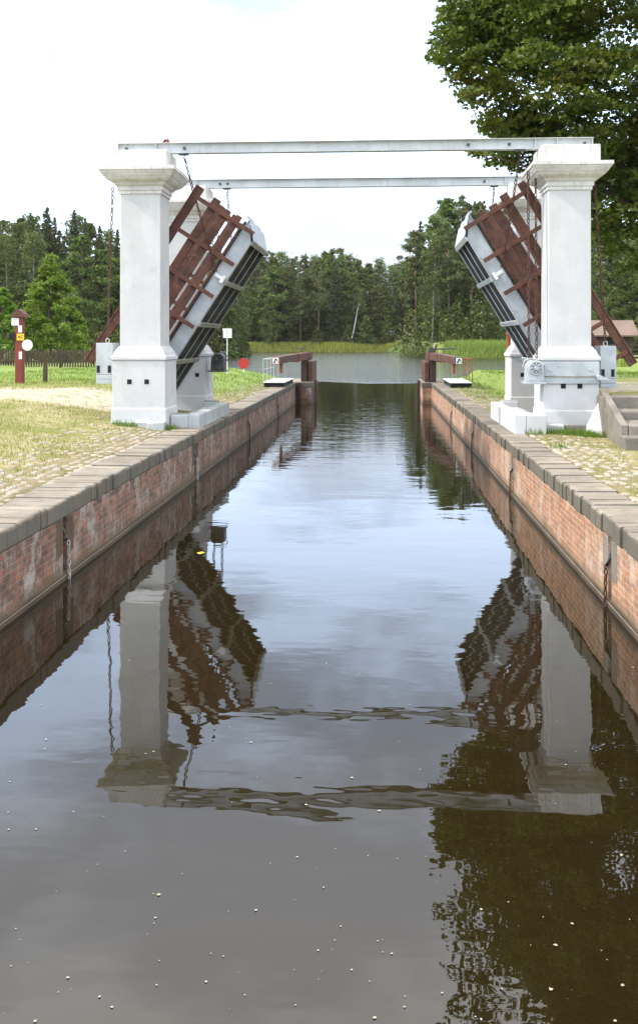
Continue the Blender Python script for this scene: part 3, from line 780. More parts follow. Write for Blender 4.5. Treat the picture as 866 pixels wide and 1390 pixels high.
# ------------------------------------------------------------------ plinths beside the canal
def plinth(x0, x1, y0, y1, z, mat, label, rim):
    t = thing('bridge_plinth', ((x0+x1)/2, (y0+y1)/2, 0), label, 'plinth')
    inner = x0 if x0 > 0 else x1   # canal side
    s = 1 if x0 > 0 else -1
    mb = MB()
    a, b = sorted((inner, inner+s*.24)); mb.box(a, b, y0, y1, -.08, z); mb.build('kerb', mat, t, bevel=.02)
    outer = x1 if x0 > 0 else x0
    a, b = sorted((inner+s*.243, outer)); mb = MB(); mb.box(a, b, y0, y0+.22, -.08, z-.01); mb.box(a, b, y1-.25, y1, -.08, z+.015); mb.build_each('end_kerb', mat, t, bevel=.02)
    mb = MB(); mb.box(a, b, y0+.223, y1-.253, -.08, z-.11); mb.build('slab', mat, t, bevel=.01)
    mb = MB(); mb.box(a, b-.02, y0+.10, y0+.16, z-.009, z+.02); mb.box(a, b, y1-.12, y1-.06, z+.016, z+.05); mb.build_each('sill_batten', rim, t, bevel=.005)
    return t
plinth(-4.36, -3.74, 19.85, 23.9, .28, 'grimy_plaster', 'grey mossy plinth on the left coping beside the near pillar', 'lichen_steel')
plinth(2.70, 3.33, 18.95, 22.9, .38, 'plaster', 'white painted plinth on the right coping beside the pillar', 'plaster')

# ------------------------------------------------------------------ steps on the right
t = thing('concrete_steps', (5, 18.2, 0), 'worn concrete steps with a sloping cheek wall right of the pillar', 'steps')
ys = [16.45, 16.85, 18.1, 18.95]; zs = [0.0, .184, .35, .507, .735]; xl = [4.24, 4.40, 4.42, 4.46]
for i in range(4):
    mb = MB(); y1 = (ys[i+1] if i < 3 else 19.6)
    mb.box(xl[i] if i == 0 else xl[i]-.02, 7.2, ys[i], 19.6 if i == 3 else y1-.004 + (.0 if i else .0), -.1, zs[i+1]-.0)
    mb.v = [(a, b+.01*math.sin(a*3), c+random.uniform(-.008, .008)) for a, b, c in mb.v]
    mb.build('step', 'concrete', t, bevel=.018)
mb = MB()
A0, A1 = (4.24, 16.87), (4.50, 19.45)     # cheek plan line
w_ = .13
vs = []
for (x_, y_), ztop in ((A0, .36), (A1, .83)):
    vs += [(x_, y_, -.1), (x_+w_, y_, -.1), (x_+w_, y_, ztop), (x_, y_, ztop)]
mb.add(vs, [(0,1,2,3), (4,5,6,7), (0,1,5,4), (1,2,6,5), (2,3,7,6), (3,0,4,7)])
mb.build('cheek_wall', 'concrete', t, bevel=.018)
mb = MB(); mb.box(4.22, 4.44, 16.46, 16.868, -.1, .182); mb.build('cheek_foot', 'concrete', t, bevel=.015)

# ------------------------------------------------------------------ lock gate beams
def gate(s):
    px = -3.28 if s < 0 else 2.48
    ex = -3.90 if s < 0 else 3.10
    side = names[s]
    t = thing('lock_gate', (px, 42.9, 0), f'red brown timber lock gate with balance beam on the {side} side of the lock mouth', 'lock gate', 'lock gates at the lake end')
    mb = MB()
    for k in range(3):
        y_ = 42.55+k*.42; mb.box(px-.14, px+.14, y_, y_+.30, -.0, 1.02)
    mb.build_each('heel_post', 'dark_wood', t, bevel=.015)
    x0, x1 = sorted((px-s*.36, px-s*.18)); mb = MB()
    for k in range(12): mb.box(x0, x1, 42.6+k*.27, 42.86+k*.27, -1.6, .90+(.012 if k % 2 else 0))
    mb.build('gate_leaf', 'rust_wood', t, bevel=.01)
    # balance beam
    a = Vector((px-s*.1, 44.1, 1.18)); b = Vector((ex, 36.4, 1.10)); d = (b-a).normalized(); sd = Vector((0, 0, 1)).cross(d).normalized()
    vs = []
    for p, hw, zt, zb in ((a, .17, .14, -.20), (a.lerp(b, .35), .16, .15, -.17), (a.lerp(b, .7), .15, .14, -.14), (b, .15, .12, -.16)):
        for ds, z_ in ((-hw, zb), (hw, zb), (hw, zt), (-hw, zt)): vs.append(p + sd*ds + Vector((0, 0, z_)))
    fs = [(0,1,2,3), (12,13,14,15)] + [(4*j+i, 4*j+(i+1) % 4, 4*j+4+(i+1) % 4, 4*j+4+i) for j in range(3) for i in range(4)]
    bm_ = MB().add(vs, fs).build('balance_beam', 'rust_wood', t, bevel=.012)
    mb = MB(); 
    for q in (.03, .12, .45): 
        c = a.lerp(b, q); mb.box(c.x-.185, c.x+.185, c.y-.03, c.y+.03, c.z-.21, c.z+.16)
    mb.build_each('iron_strap', 'rust_iron', t)
    # sign on the beam end: white square, red edge, dark pictogram of a falling figure
    yb = b.y-.012; cx, cz = b.x, b.z-.02; r = .14
    mb = MB(); mb.box(cx-r, cx+r, yb-.012, yb-.001, cz-r, cz+r); sg_ = mb.build('warning_sign', 'red' if s < 0 else 'black', t)
    mb = MB(); mb.box(cx-r+.022, cx+r-.022, yb-.016, yb-.0125, cz-r+.022, cz+r-.022); fc = mb.build('sign_face', 'white', sg_)
    mb = MB(); q = s
    mb.prism([(cx-.09, cz-.085), (cx-.05, cz-.085), (cx+.03, cz+.03), (cx+.085, cz-.085), (cx+.095, cz-.06), (cx+.035, cz+.085), (cx, cz+.085)], 'y', yb-.019, yb-.0165)
    mb.prism([(cx-.06, cz-.095), (cx-.005, cz-.095), (cx-.02, cz-.04), (cx-.05, cz-.04)], 'y', yb-.0195, yb-.0192)
    mb.build('sign_pictogram', 'black', sg_)
    # hanging rusty bracket under the beam end
    mb = MB(); c = a.lerp(b, .86); mb.box(c.x-.05, c.x+.05, c.y-.1, c.y+.1, c.z-.55, c.z-.142); mb.build('end_bracket', 'rust_iron', t, bevel=.01)
    # walkway with thin rail
    wx0, wx1 = sorted((px+s*.38, px+s*1.25))
    mb = MB(); mb.box(wx0, wx1, 37.6, 41.6, .17, .205); mb.build('walkway', 'white', t, bevel=.01)
    mb = MB(); mb.box(wx0+.03, wx1-.03, 37.65, 41.55, -.02, .167); mb.build('walkway_frame', 'black', t)
    xr = wx1 if s > 0 else wx0; mb = MB()
    for y_ in (37.65, 39.0, 40.3, 41.5): mb.tube([(xr, y_, .2), (xr, y_, 1.12)], .014, 6)
    for y_ in (37.65,):
        for xx in np.linspace(wx0, wx1, 4): mb.tube([(xx, y_, .2), (xx, y_, 1.12)], .008, 6)
        mb.tube([(wx0, y_, 1.12), (wx1, y_, 1.12)], .016, 6)
    mb.tube([(xr, 37.65, 1.12), (xr, 41.5, 1.12)], .018, 6); mb.tube([(xr, 37.65, .7), (xr, 41.5, .7)], .012, 6)
    mb.build('walkway_rail', 'rust_iron' if s > 0 else 'steel_beam', t)
    # paddle gear on top
    mb = MB(); gx = px+s*.15
    if s < 0:
        mb.tube([(gx-.0, 43.3, 1.0), (gx, 43.3, 1.52)], .03, 8); mb.tube([(gx-.25, 43.3, 1.52), (gx+.2, 43.3, 1.50)], .022, 8)
    else:
        mb.box(px-.18, px+.05, 42.9, 43.2, 1.0, 1.55); mb.tube([(px, 43, 1.48), (px+1.1, 42.9, 1.50)], .035, 8); mb.tube([(px+.5, 42.95, 1.2), (px+.5, 42.95, 1.5)], .02, 8)
    mb.build('paddle_gear', 'steel_dark', t)
gate(-1); gate(1)

# ------------------------------------------------------------------ small furniture
def gz(x, y): return float(gheight(x, y))
# red signpost
px_, py_ = -11.5, 30.0
g0 = gz(px_, py_)
t = thing('red_signpost', (px_, py_, g0), 'red wooden post with a little gabled cap and several small signs on the left lawn', 'signpost')
MB().box(px_-.12, px_+.12, py_-.12, py_+.12, g0-.1, g0+2.15).build('post', 'post_red', t, bevel=.015)
mb = MB(); mb.prism([(px_-.24, g0+2.14), (px_+.24, g0+2.14), (px_+.20, g0+2.26), (px_, g0+2.42), (px_-.20, g0+2.26)], 'y', py_-.2, py_+.2); mb.build('cap', 'rust_wood', t, bevel=.01)
def plate(x0, x1, z0, z1, mat, nm='sign_plate', dy=.135):
    return MB().box(px_+x0, px_+x1, py_-dy-.012, py_-dy+.0, g0+z0, g0+z1).build(nm, mat, t)
plate(-.22, .02, 1.88, 2.12, 'white'); plate(-.30, -.10, 1.42, 1.64, 'black'); plate(-.05, .19, 1.40, 1.62, 'yellow'); plate(.0, .12, 1.66, 1.88, 'white')
plate(.02, .12, .80, 1.04, 'white')
mb = MB(); mb.box(px_-.01, px_+.07, py_-.149, py_-.1475, g0+1.49, g0+1.53); mb.box(px_+.085, px_+.13, py_-.149, py_-.1475, g0+1.47, g0+1.50); mb.box(px_+.1, px_+.15, py_-.149, py_-.1475, g0+1.54, g0+1.56); mb.build('sign_marks', 'black', t)
mb = MB()
for k in range(4): mb.box(px_-.18, px_-.03, py_-.149, py_-.1475, g0+1.92+k*.045, g0+1.935+k*.045)
mb.build('sign_marks', 'steel_beam', t)
mb = MB(); mb.prism([(px_+.30+.175*math.cos(a), g0+1.25+.175*math.sin(a)) for a in np.linspace(0, 2*PI, 24, endpoint=False)], 'y', py_-.16, py_-.136); mb.build('round_sign', 'white', t)
o = MB().box(px_+.33, px_+.45, py_+1.2, py_+1.32, gz(px_+.4, py_+1.2)-.1, g0+.95).build('wooden_post', 'fence', None, loc=(px_+.39, py_+1.26, g0), bevel=.01)
tag(o, 'short weathered wooden post standing just behind the red signpost', 'post')

# picket fence at the left
def picket(x0, x1, y0, y1, label, h=.95):
    t = thing('picket_fence', (x0, y0, gz(x0, y0)), label, 'fence')
    n = int(math.hypot(x1-x0, y1-y0)/.15); mb = MB()
    for i in range(n):
        f = i/n; x_ = x0+(x1-x0)*f; y_ = y0+(y1-y0)*f; g = gz(x_, y_); hh = h+random.uniform(-.04, .04)
        mb.prism([(x_-.045, g+.05), (x_+.045, g+.05), (x_+.045, g+hh-.05), (x_, g+hh), (x_-.045, g+hh-.05)], 'y', y_-.01, y_+.01)
    mb.build('pickets', 'fence', t)
    for z_ in (.3, .72):
        mb = MB(); mb.tube([(x0, y0+.035, gz(x0, y0)+z_), (x1, y1+.035, gz(x1, y1)+z_)], .03, 4); mb.build('rail', 'fence', t)
    for i in range(0, n, 16):
        f = i/n; x_ = x0+(x1-x0)*f; y_ = y0+(y1-y0)*f; g = gz(x_, y_)
        MB().box(x_-.05, x_+.05, y_+.07, y_+.17, g-.1, g+h+.05).build('fence_post', 'fence', t)
picket(-26.0, -13.4, 50.5, 48.0, 'dark wooden picket fence across the lawn at far left')
# metal rail fence and shed on the right
t = thing('rail_fence', (9, 40, gz(9, 40)), 'low dark rail fence on the grass right of the steps', 'fence')
mb = MB(); mb.tube([(6.6, 33, gz(6.6, 33)+.62), (14, 33, gz(14, 33)+.62)], .035, 6); mb.build('rail', 'dark_wood', t)
for x_ in (6.6, 9.1, 11.6, 14.0): MB().tube([(x_, 33, gz(x_, 33)-.1), (x_, 33, gz(x_, 33)+.62)], .04, 6).build('fence_post', 'dark_wood', t)
t = thing('wooden_rail_fence', (22, 75, gz(22, 75)), 'wooden three rail fence in front of the dark trees at far right', 'fence')
for z_ in (.35, .75, 1.1):
    MB().box(17.5, 34, 74.98, 75.04, gz(20, 75)+z_, gz(20, 75)+z_+.1).build('rail', 'fence', t)
for k in range(8):
    x_ = 17.5+k*2.3; MB().box(x_-.07, x_+.07, 75.05, 75.17, gz(x_, 75)-.1, gz(x_, 75)+1.25).build('fence_post', 'fence', t)
g = gz(19, 82)
t = thing('wooden_shed', (19, 82, g), 'low wooden shed with a brown roof behind the right pillar', 'shed')
MB().box(17.4, 21.3, 80.6, 84, g-.2, g+2.0).build('wall', 'dark_wood', t)
mb = MB(); mb.prism([(80.2, g+1.85), (84.4, g+1.85), (84.4, g+1.97), (82.3, g+3.25), (80.2, g+1.97)], 'x', 17.0, 21.7); mb.build('roof', 'roof', t)
MB().box(19.0, 19.9, 80.57, 80.598, g, g+1.8).build('door', 'black', t)
# rusty iron post
mb = MB(); g = gz(6.3, 44); mb.tube([(6.0, 44, g-.1), (6.0, 44, g+1.72)], .10, 10); mb.tube([(6.0, 44, g+1.72), (6.0, 44, g+1.80), (6.0, 44, g+1.84)], [.13, .15, .06], 10)
for z_ in (.5, 1.1, 1.5): mb.tube([(6.0, 44, g+z_), (6.0, 44, g+z_+.05)], .115, 10)
mb.v = [(a, b, c) for a, b, c in mb.v]
tag(mb.build('iron_post', 'rust_iron', None, loc=(6.0, 44, g)), 'bright rusty iron post by the lake behind the right leaf', 'post')
# round red signal and white board on the left lawn
x_, y_ = -9.4+.35, 46.5; g = gz(x_, y_)
def atpx(px, D):   # helper: world x, y of a pixel column at a depth
    th = math.atan(79/1290); xc = (px-433)/1290*D
    return xc*math.cos(th)-D*math.sin(th), xc*math.sin(th)+D*math.cos(th)
x_, y_ = atpx(331, 46); g = gz(x_, y_); zc = H-30*46/1290
t = thing('round_signal_sign', (x_, y_, g), 'round red disc sign on a short white post by the lake', 'sign')
MB().tube([(x_, y_, g-.1), (x_, y_, zc+.1)], .025, 8).build('post', 'white', t)
mb = MB(); mb.prism([(x_+.26*math.cos(a), zc+.26*math.sin(a)) for a in np.linspace(0, 2*PI, 32, endpoint=False)], 'y', y_-.05, y_-.027); mb.build('disc', 'red', t)
x_, y_ = atpx(308.5, 44); g = gz(x_, y_); zc = H+11*44/1290
t = thing('notice_board', (x_, y_, g), 'square white board on a thin white post beside the far left pillar', 'sign')
MB().tube([(x_, y_, g-.1), (x_, y_, zc)], .022, 8).build('post', 'white', t)
MB().box(x_-.22, x_+.22, y_-.045, y_-.024, zc-.22, zc+.22).build('board', 'white', t, bevel=.004)
mb = MB(); mb.box(x_-.02, x_+.01, y_-.047, y_-.0455, zc-.17, zc+.18); mb.box(x_+.12, x_+.15, y_-.047, y_-.0455, zc-.12, zc-.02); mb.build('board_marks', 'steel_beam', t)

# ------------------------------------------------------------------ trees
def cards(P, size, up=.4, aspect=1.0, droop=None):
    """bent leaf quads (two faces, one island) at points P"""
    P = np.asarray(P); k = len(P)
    nrm = RNG.normal(size=(k, 3)); nrm[:, 2] += up*2; nrm /= np.linalg.norm(nrm, axis=1, keepdims=True)
    a = RNG.normal(size=(k, 3)); a -= nrm*(a*nrm).sum(1, keepdims=True); a /= np.linalg.norm(a, axis=1, keepdims=True)
    if droop is not None: a = a*(1-droop) + np.array([0, 0, -1.])*droop; a /= np.linalg.norm(a, axis=1, keepdims=True)
    b = np.cross(nrm, a)
    s = (size*RNG.uniform(.6, 1.35, k))[:, None]; fold = nrm*s*.18
    # leaf outline: kite of 4 points
    V = np.stack([P-a*s*.5, P+b*s*.42*aspect-a*s*.05-fold, P+a*s*.55, P-b*s*.42*aspect-a*s*.05-fold], 1).reshape(-1, 3)
    Q = (np.array([[0, 1, 2, 3]])[None]+4*np.arange(k)[:, None, None]).reshape(-1, 4)
    return V, Q
def clump_points(centers, radii, n, flat=.6, shell=.5):
    out = []
    for c, r in zip(centers, radii):
        d = RNG.normal(size=(n, 3)); d /= np.linalg.norm(d, axis=1, keepdims=True)
        rr = r*(shell + (1-shell)*RNG.random(n))[:, None]**1.0
        q = d*rr*RNG.uniform(.7, 1.15, (n, 1)); q[:, 2] *= flat; out.append(np.asarray(c)+q)
    return np.concatenate(out)

def proto(name, trunk_mb, trunk_mat, V, Q, leaf_mat_):
    tm = bpy.data.meshes.new(name+'_trunk'); tm.from_pydata(trunk_mb.v, [], trunk_mb.f); tm.materials.append(M[trunk_mat])
    for p in tm.polygons: p.use_smooth = True
    cm = np_mesh(name+'_crown', V, Q); cm.materials.append(M[leaf_mat_]); return (name, tm, cm)
def plant(pr, x, y, scale, rot, label, group, cat='tree', sink=.2, sz=None, z=None):
    name, tm, cm = pr
    r = bpy.data.objects.new(name, None); COL.objects.link(r); r.location = (x, y, (gz(x, y) if z is None else z)-sink)
    r.rotation_euler = (random.uniform(-.025, .025), random.uniform(-.025, .025), rot)
    r.scale = (scale, scale, sz or scale); tag(r, label, cat, group)
    for nm, me in (('trunk', tm), ('crown', cm)):
        o = bpy.data.objects.new(nm, me); COL.objects.link(o); o.parent = r
    return r

def mk_spruce(Ht=24, R=3.4, seed=0):
    P = []; mb = MB(); mb.tube([(0, 0, 0), (0, 0, Ht*.5), (0, 0, Ht*.98)], [.26, .16, .03], 7)
    z = Ht*.10
    while z < Ht*.995:
        f = (z/Ht); R_ = R*(1-f)**.85*random.uniform(.75, 1.1) + .12; nb = 7 if f < .8 else 5
        a0 = random.uniform(0, 6)
        for k in range(nb):
            if random.random() < .12: continue
            a = a0+2*PI*k/nb+random.uniform(-.25, .25); L = R_*random.uniform(.7, 1.15); n = max(5, int(L*22))
            tt = np.linspace(.12, 1, n); dr = -.35*L*tt**1.5 + .18*L*np.clip(tt-.75, 0, 1)*3
            w = .28*L*(1-tt*.7)*RNG.uniform(-1, 1, n)
            P.append(np.stack([np.cos(a)*L*tt-np.sin(a)*w, np.sin(a)*L*tt+np.cos(a)*w, z+dr-RNG.uniform(0, .35, n)], 1))
        z += Ht*.021*random.uniform(.8, 1.2)
    V, Q = cards(np.concatenate(P), .42, up=.2, aspect=.8, droop=.5)
    return proto('spruce_tree', mb, 'bark', V, Q, 'spruce')
def mk_pine(Ht=24, bare=.45):
    mb = MB(); x1, y1 = random.uniform(-.5, .5), random.uniform(-.5, .5)
    mb.tube([(0, 0, 0), (x1*.5, y1*.5, Ht*.5), (x1, y1, Ht*.95)], [.24, .17, .04], 7)
    C = []; Rr = []
    for i in range(62):
        f = bare+(1-bare)*((i+.5)/62)**.9; a = random.uniform(0, 2*PI)
        R_ = 3.2*math.sin(PI*min(1, (f-bare)/(1-bare)*.75+.22))**.7*random.uniform(.3, 1)
        c = (x1*f+R_*math.cos(a), y1*f+R_*math.sin(a), Ht*f+random.uniform(-.4, .4)); C.append(c); Rr.append(random.uniform(.8, 1.35)*(1.15-f*.4))
        mb.tube([(x1*f, y1*f, Ht*f-.6), c], [.06, .02], 5)
    V, Q = cards(clump_points(C, Rr, 95, .6, .15), .34, up=.3, aspect=.7)
    return proto('pine_tree', mb, 'pinebark', V, Q, 'pine')
def mk_birch(Ht=21):
    mb = MB(); x1, y1 = random.uniform(-1, 1), random.uniform(-1, 1)
    mb.tube([(0, 0, 0), (x1*.3, y1*.3, Ht*.5), (x1, y1, Ht*.93)], [.17, .12, .03], 7)
    P = []
    for i in range(120):
        f = .24+.74*((i+.5)/120); a = random.uniform(0, 2*PI); R_ = 2.9*math.sin(PI*min(1, (f-.2)/.8*.8+.15))**.8*random.uniform(.35, 1)
        cx, cy, cz = x1*f+R_*math.cos(a), y1*f+R_*math.sin(a), Ht*f
        if i % 3 == 0: mb.tube([(x1*f, y1*f, cz-1.4), (cx, cy, cz)], [.05, .015], 4)
        n = 48; q = RNG.normal(size=(n, 3))*np.array([.5, .5, .75])*random.uniform(.7, 1.2); q[:, 2] -= np.abs(q[:, 2])*.6; P.append(q+np.array([cx, cy, cz]))
    V, Q = cards(np.concatenate(P), .34, up=.1, aspect=.9, droop=.2)
    return proto('birch_tree', mb, 'birchbark', V, Q, 'birch')
def mk_decid(Ht=18, R=4.5, low=.15, n=110, nl=75, size=.36, mat='decid', name='broadleaf_tree', taper=.35, trunk_r=.22, cr=1.0):
    mb = MB(); mb.tube([(0, 0, 0), (random.uniform(-.3, .3), random.uniform(-.3, .3), Ht*.45), (random.uniform(-.3, .3), 0, Ht*.9)], [trunk_r, trunk_r*.6, .03], 7)
    C = []; Rr = []
    for i in range(n):
        f = low+(1-low)*((i+.5)/n); t_ = (f-low)/(1-low)
        prof = math.sin(PI*min(1, t_*(1-taper*.45)+.16+taper*.12))**.75; a = random.uniform(0, 2*PI)
        R_ = R*prof*math.sqrt(random.uniform(.25, 1))*(1 if taper < .9 else (1.12*(1-t_)**.75+.03))
        c = (R_*math.cos(a), R_*math.sin(a), Ht*f*.97); C.append(c); Rr.append(random.uniform(.14, .30)*R*(1.1-.35*t_)*cr)
        if i % 2 == 0: mb.tube([(0, 0, max(.3, Ht*f-R_*.9)), c], [trunk_r*.25, .02], 4)
    V, Q = cards(clump_points(C, Rr, nl, .7, .25), size, up=.3)
    return proto(name, mb, 'bark', V, Q, mat)
spr = [mk_spruce(24, 4.6), mk_spruce(25, 4.1), mk_spruce(22, 5.0)]
pin = [mk_pine(24, .42), mk_pine(24, .5), mk_pine(23, .36)]
bir = [mk_birch(21), mk_birch(20)]
dec = [mk_decid(18, 4.6, .10), mk_decid(19, 4.0, .06, taper=.6), mk_decid(16, 5.0, .12)]
bsh = [mk_decid(5, 2.6, .02, 40, 60, .26, 'decid', 'bush', .2, .08), mk_decid(6, 2.0, .02, 40, 60, .26, 'bright', 'bush', .7, .08)]
con = [mk_decid(9, 3.0, .03, 70, 75, .32, 'decid', 'young_tree', 1.15, .12)]

def place(kind, px, D, top_y, label, group, cat='tree', base_h=None, rot=None):
    """stand a tree in column px at depth D so that its top reaches pixel row top_y"""
    x, y = atpx(px, D); g = gz(x, y); hgt = H + (463-top_y)*D/1290 - g
    pr = random.choice(kind); zmax = max(v.co.z for v in pr[2].vertices) if pr[0] not in place.cache.get(pr[2].name, ()) else 0
    sc = (hgt+.2)/zmax; wsc = sc*random.uniform(.92, 1.08)
    return plant(pr, x, y, max(wsc, .75*sc), random.uniform(0, 2*PI) if rot is None else rot, label, group, cat, sz=sc, z=g)
place.cache = {}

# far shore, centre: three ranks of mixed wood
G1 = 'trees of the wood on the far shore'
def rank(px0, px1, step, D, ytop, jit, mixk, group, zone):
    px = px0
    while px < px1:
        k = random.choices(['spruce', 'pine', 'birch', 'broadleaf'], mixk)[0]
        kind = {'spruce': spr, 'pine': pin, 'birch': bir, 'broadleaf': dec}[k]
        yt = ytop(px) + random.uniform(-jit, jit) + {'spruce': -3, 'pine': 0, 'birch': 2, 'broadleaf': 3}[k]
        lab = {'spruce': f'dark pointed spruce {zone}', 'pine': f'tall pine with orange trunk {zone}', 'birch': f'pale airy birch {zone}', 'broadleaf': f'rounded green broadleaf tree {zone}'}[k]
        place(kind, px+random.uniform(-step*.3, step*.3), D+random.uniform(-4, 4), yt, lab, f'{k} trees {zone}')
        px += step*random.uniform(.85, 1.15)
ctop = lambda p: np.interp(p, [150, 330, 360, 400, 440, 470, 510, 540, 570, 620, 700], [345, 338, 332, 346, 332, 340, 350, 352, 345, 330, 320])
rank(200, 640, 15, 292, ctop, 6, (3, 2, 2, 6), G1, 'at the back of the far shore wood')
rank(210, 620, 16, 278, lambda p: ctop(p)+8, 6, (2, 3, 2, 4), G1, 'amid the far shore wood')
rank(220, 600, 22, 267, lambda p: ctop(p)+24, 9, (1, 2, 2, 5), G1, 'at the front of the far shore wood')
# right bank: pines in front of birches
rtop = lambda p: np.interp(p, [540, 560, 580, 600, 620, 640, 660, 690, 900], [352, 320, 290, 272, 258, 258, 272, 262, 300])
rank(575, 900, 24, 196, lambda p: rtop(p)+5, 8, (1, 6, 1, 2), '', 'at the back of the right shore wood')
rank(568, 900, 25, 184, lambda p: rtop(p)+8, 8, (0, 6, 1, 1), '', 'amid the right shore wood')
rank(578, 880, 30, 178, lambda p: rtop(p)+28, 14, (0, 5, 1, 2), '', 'at the front of the right shore wood')
rank(612, 730, 24, 172, lambda p: 415+6*math.sin(p), 14, (0, 0, 0, 1), '', 'low at the reedy edge of the right shore')
# right, behind the steps: nearer dense trees
rank(800, 1000, 34, 118, lambda p: 330, 14, (1, 0, 0, 6), '', 'behind the shed at the right')
rank(800, 980, 40, 104, lambda p: 385, 14, (0, 0, 0, 1), '', 'in front, behind the fence at the right')
# left wood: tall spruces with birches
ltop = lambda p: np.interp(p, [-80, 0, 20, 50, 80, 100, 125, 150, 200, 300], [275, 285, 292, 282, 296, 288, 288, 300, 310, 330])
rank(-110, 300, 17, 186, lambda p: ltop(p)+2, 7, (7, 1, 3, 1), '', 'at the back of the tall left wood')
rank(-100, 290, 21, 176, lambda p: ltop(p)+12, 9, (6, 0, 2, 1), '', 'amid the tall left wood')
rank(-90, 320, 26, 165, lambda p: ltop(p)+30, 14, (3, 0, 3, 1), '', 'at the front of the tall left wood')
rank(100, 345, 26, 172, lambda p: 400, 14, (1, 0, 0, 4), '', 'low before the tall left wood')
rank(-60, 240, 34, 140, lambda p: 435, 10, (0, 0, 0, 1), '', 'low behind the picket fence')
# singled-out trees on the far shore
place([dec[1]], 366, 258, 402, 'bright green broadleaf tree at the water left of centre on the far shore', None)
for px, yt, l in ((497, 427, 'smaller dark cone-shaped tree on the far shore, left of its taller twin'), (528, 427, 'cone-shaped dark tree on the far shore nearest the right bank'),
                  (473, 441, 'little pale green tree at the foot of the far wood'), (430, 443, 'low bushy tree in the reeds of the far shore')):
    place(con, px, 256, yt, l, None)
x_, y_ = atpx(475, 262); g = gz(x_, y_)
t = thing('leaning_birch', (x_, y_, g), 'thin white birch trunk leaning to the right on the far shore', 'tree')
MB().tube([(x_, y_, g), (x_+1.2, y_, g+5), (x_+2.1, y_, g+10.2), (x_+3.0, y_, g+13)], [.2, .15, .1, .04], 6).build('trunk', 'birchbark', t)
V, Q = cards(clump_points([(x_+2.9, y_, g+12), (x_+2.2, y_, g+13.5), (x_+3.6, y_, g+11), (x_+3.2, y_, g+14.5)], [1.5]*4, 70, 1.1, .2), .34)
link_mesh('crown', np_mesh('crown', V, Q), 'birch', t)

# young tree on the left lawn, bushes beside it
def near_tree(px, D, top_y, R, lab, n=170, nl=120, size=.17, low=.04, taper=1.0, mat='bright', name='young_maple'):
    x, y = atpx(px, D); g = gz(x, y); hgt = H+(463-top_y)*D/1290-g
    pr = mk_decid(hgt, R, low, n, nl, size, mat, name, taper, .10, .8)
    return plant(pr, x, y, 1, 0, lab, None, 'tree', z=g, sink=.05)
near_tree(70, 62, 343, 2.5, 'bright green young tree with an upswept crown behind the picket fence')
near_tree(3, 60, 388, 2.0, 'half seen bright green young tree at the left edge of the picture', n=60, nl=150)
near_tree(150, 68, 445, 2.6, 'low green shrub behind the fence beside the near left pillar', n=60, nl=120, taper=.2, name='shrub', mat='decid')
near_tree(110, 66, 462, 2.0, 'small leafy shrub right of the young tree', n=40, nl=100, taper=.2, name='shrub', mat='bright')
near_tree(35, 66, 455, 2.2, 'small leafy shrub left of the young tree', n=40, nl=100, taper=.2, name='shrub', mat='decid')

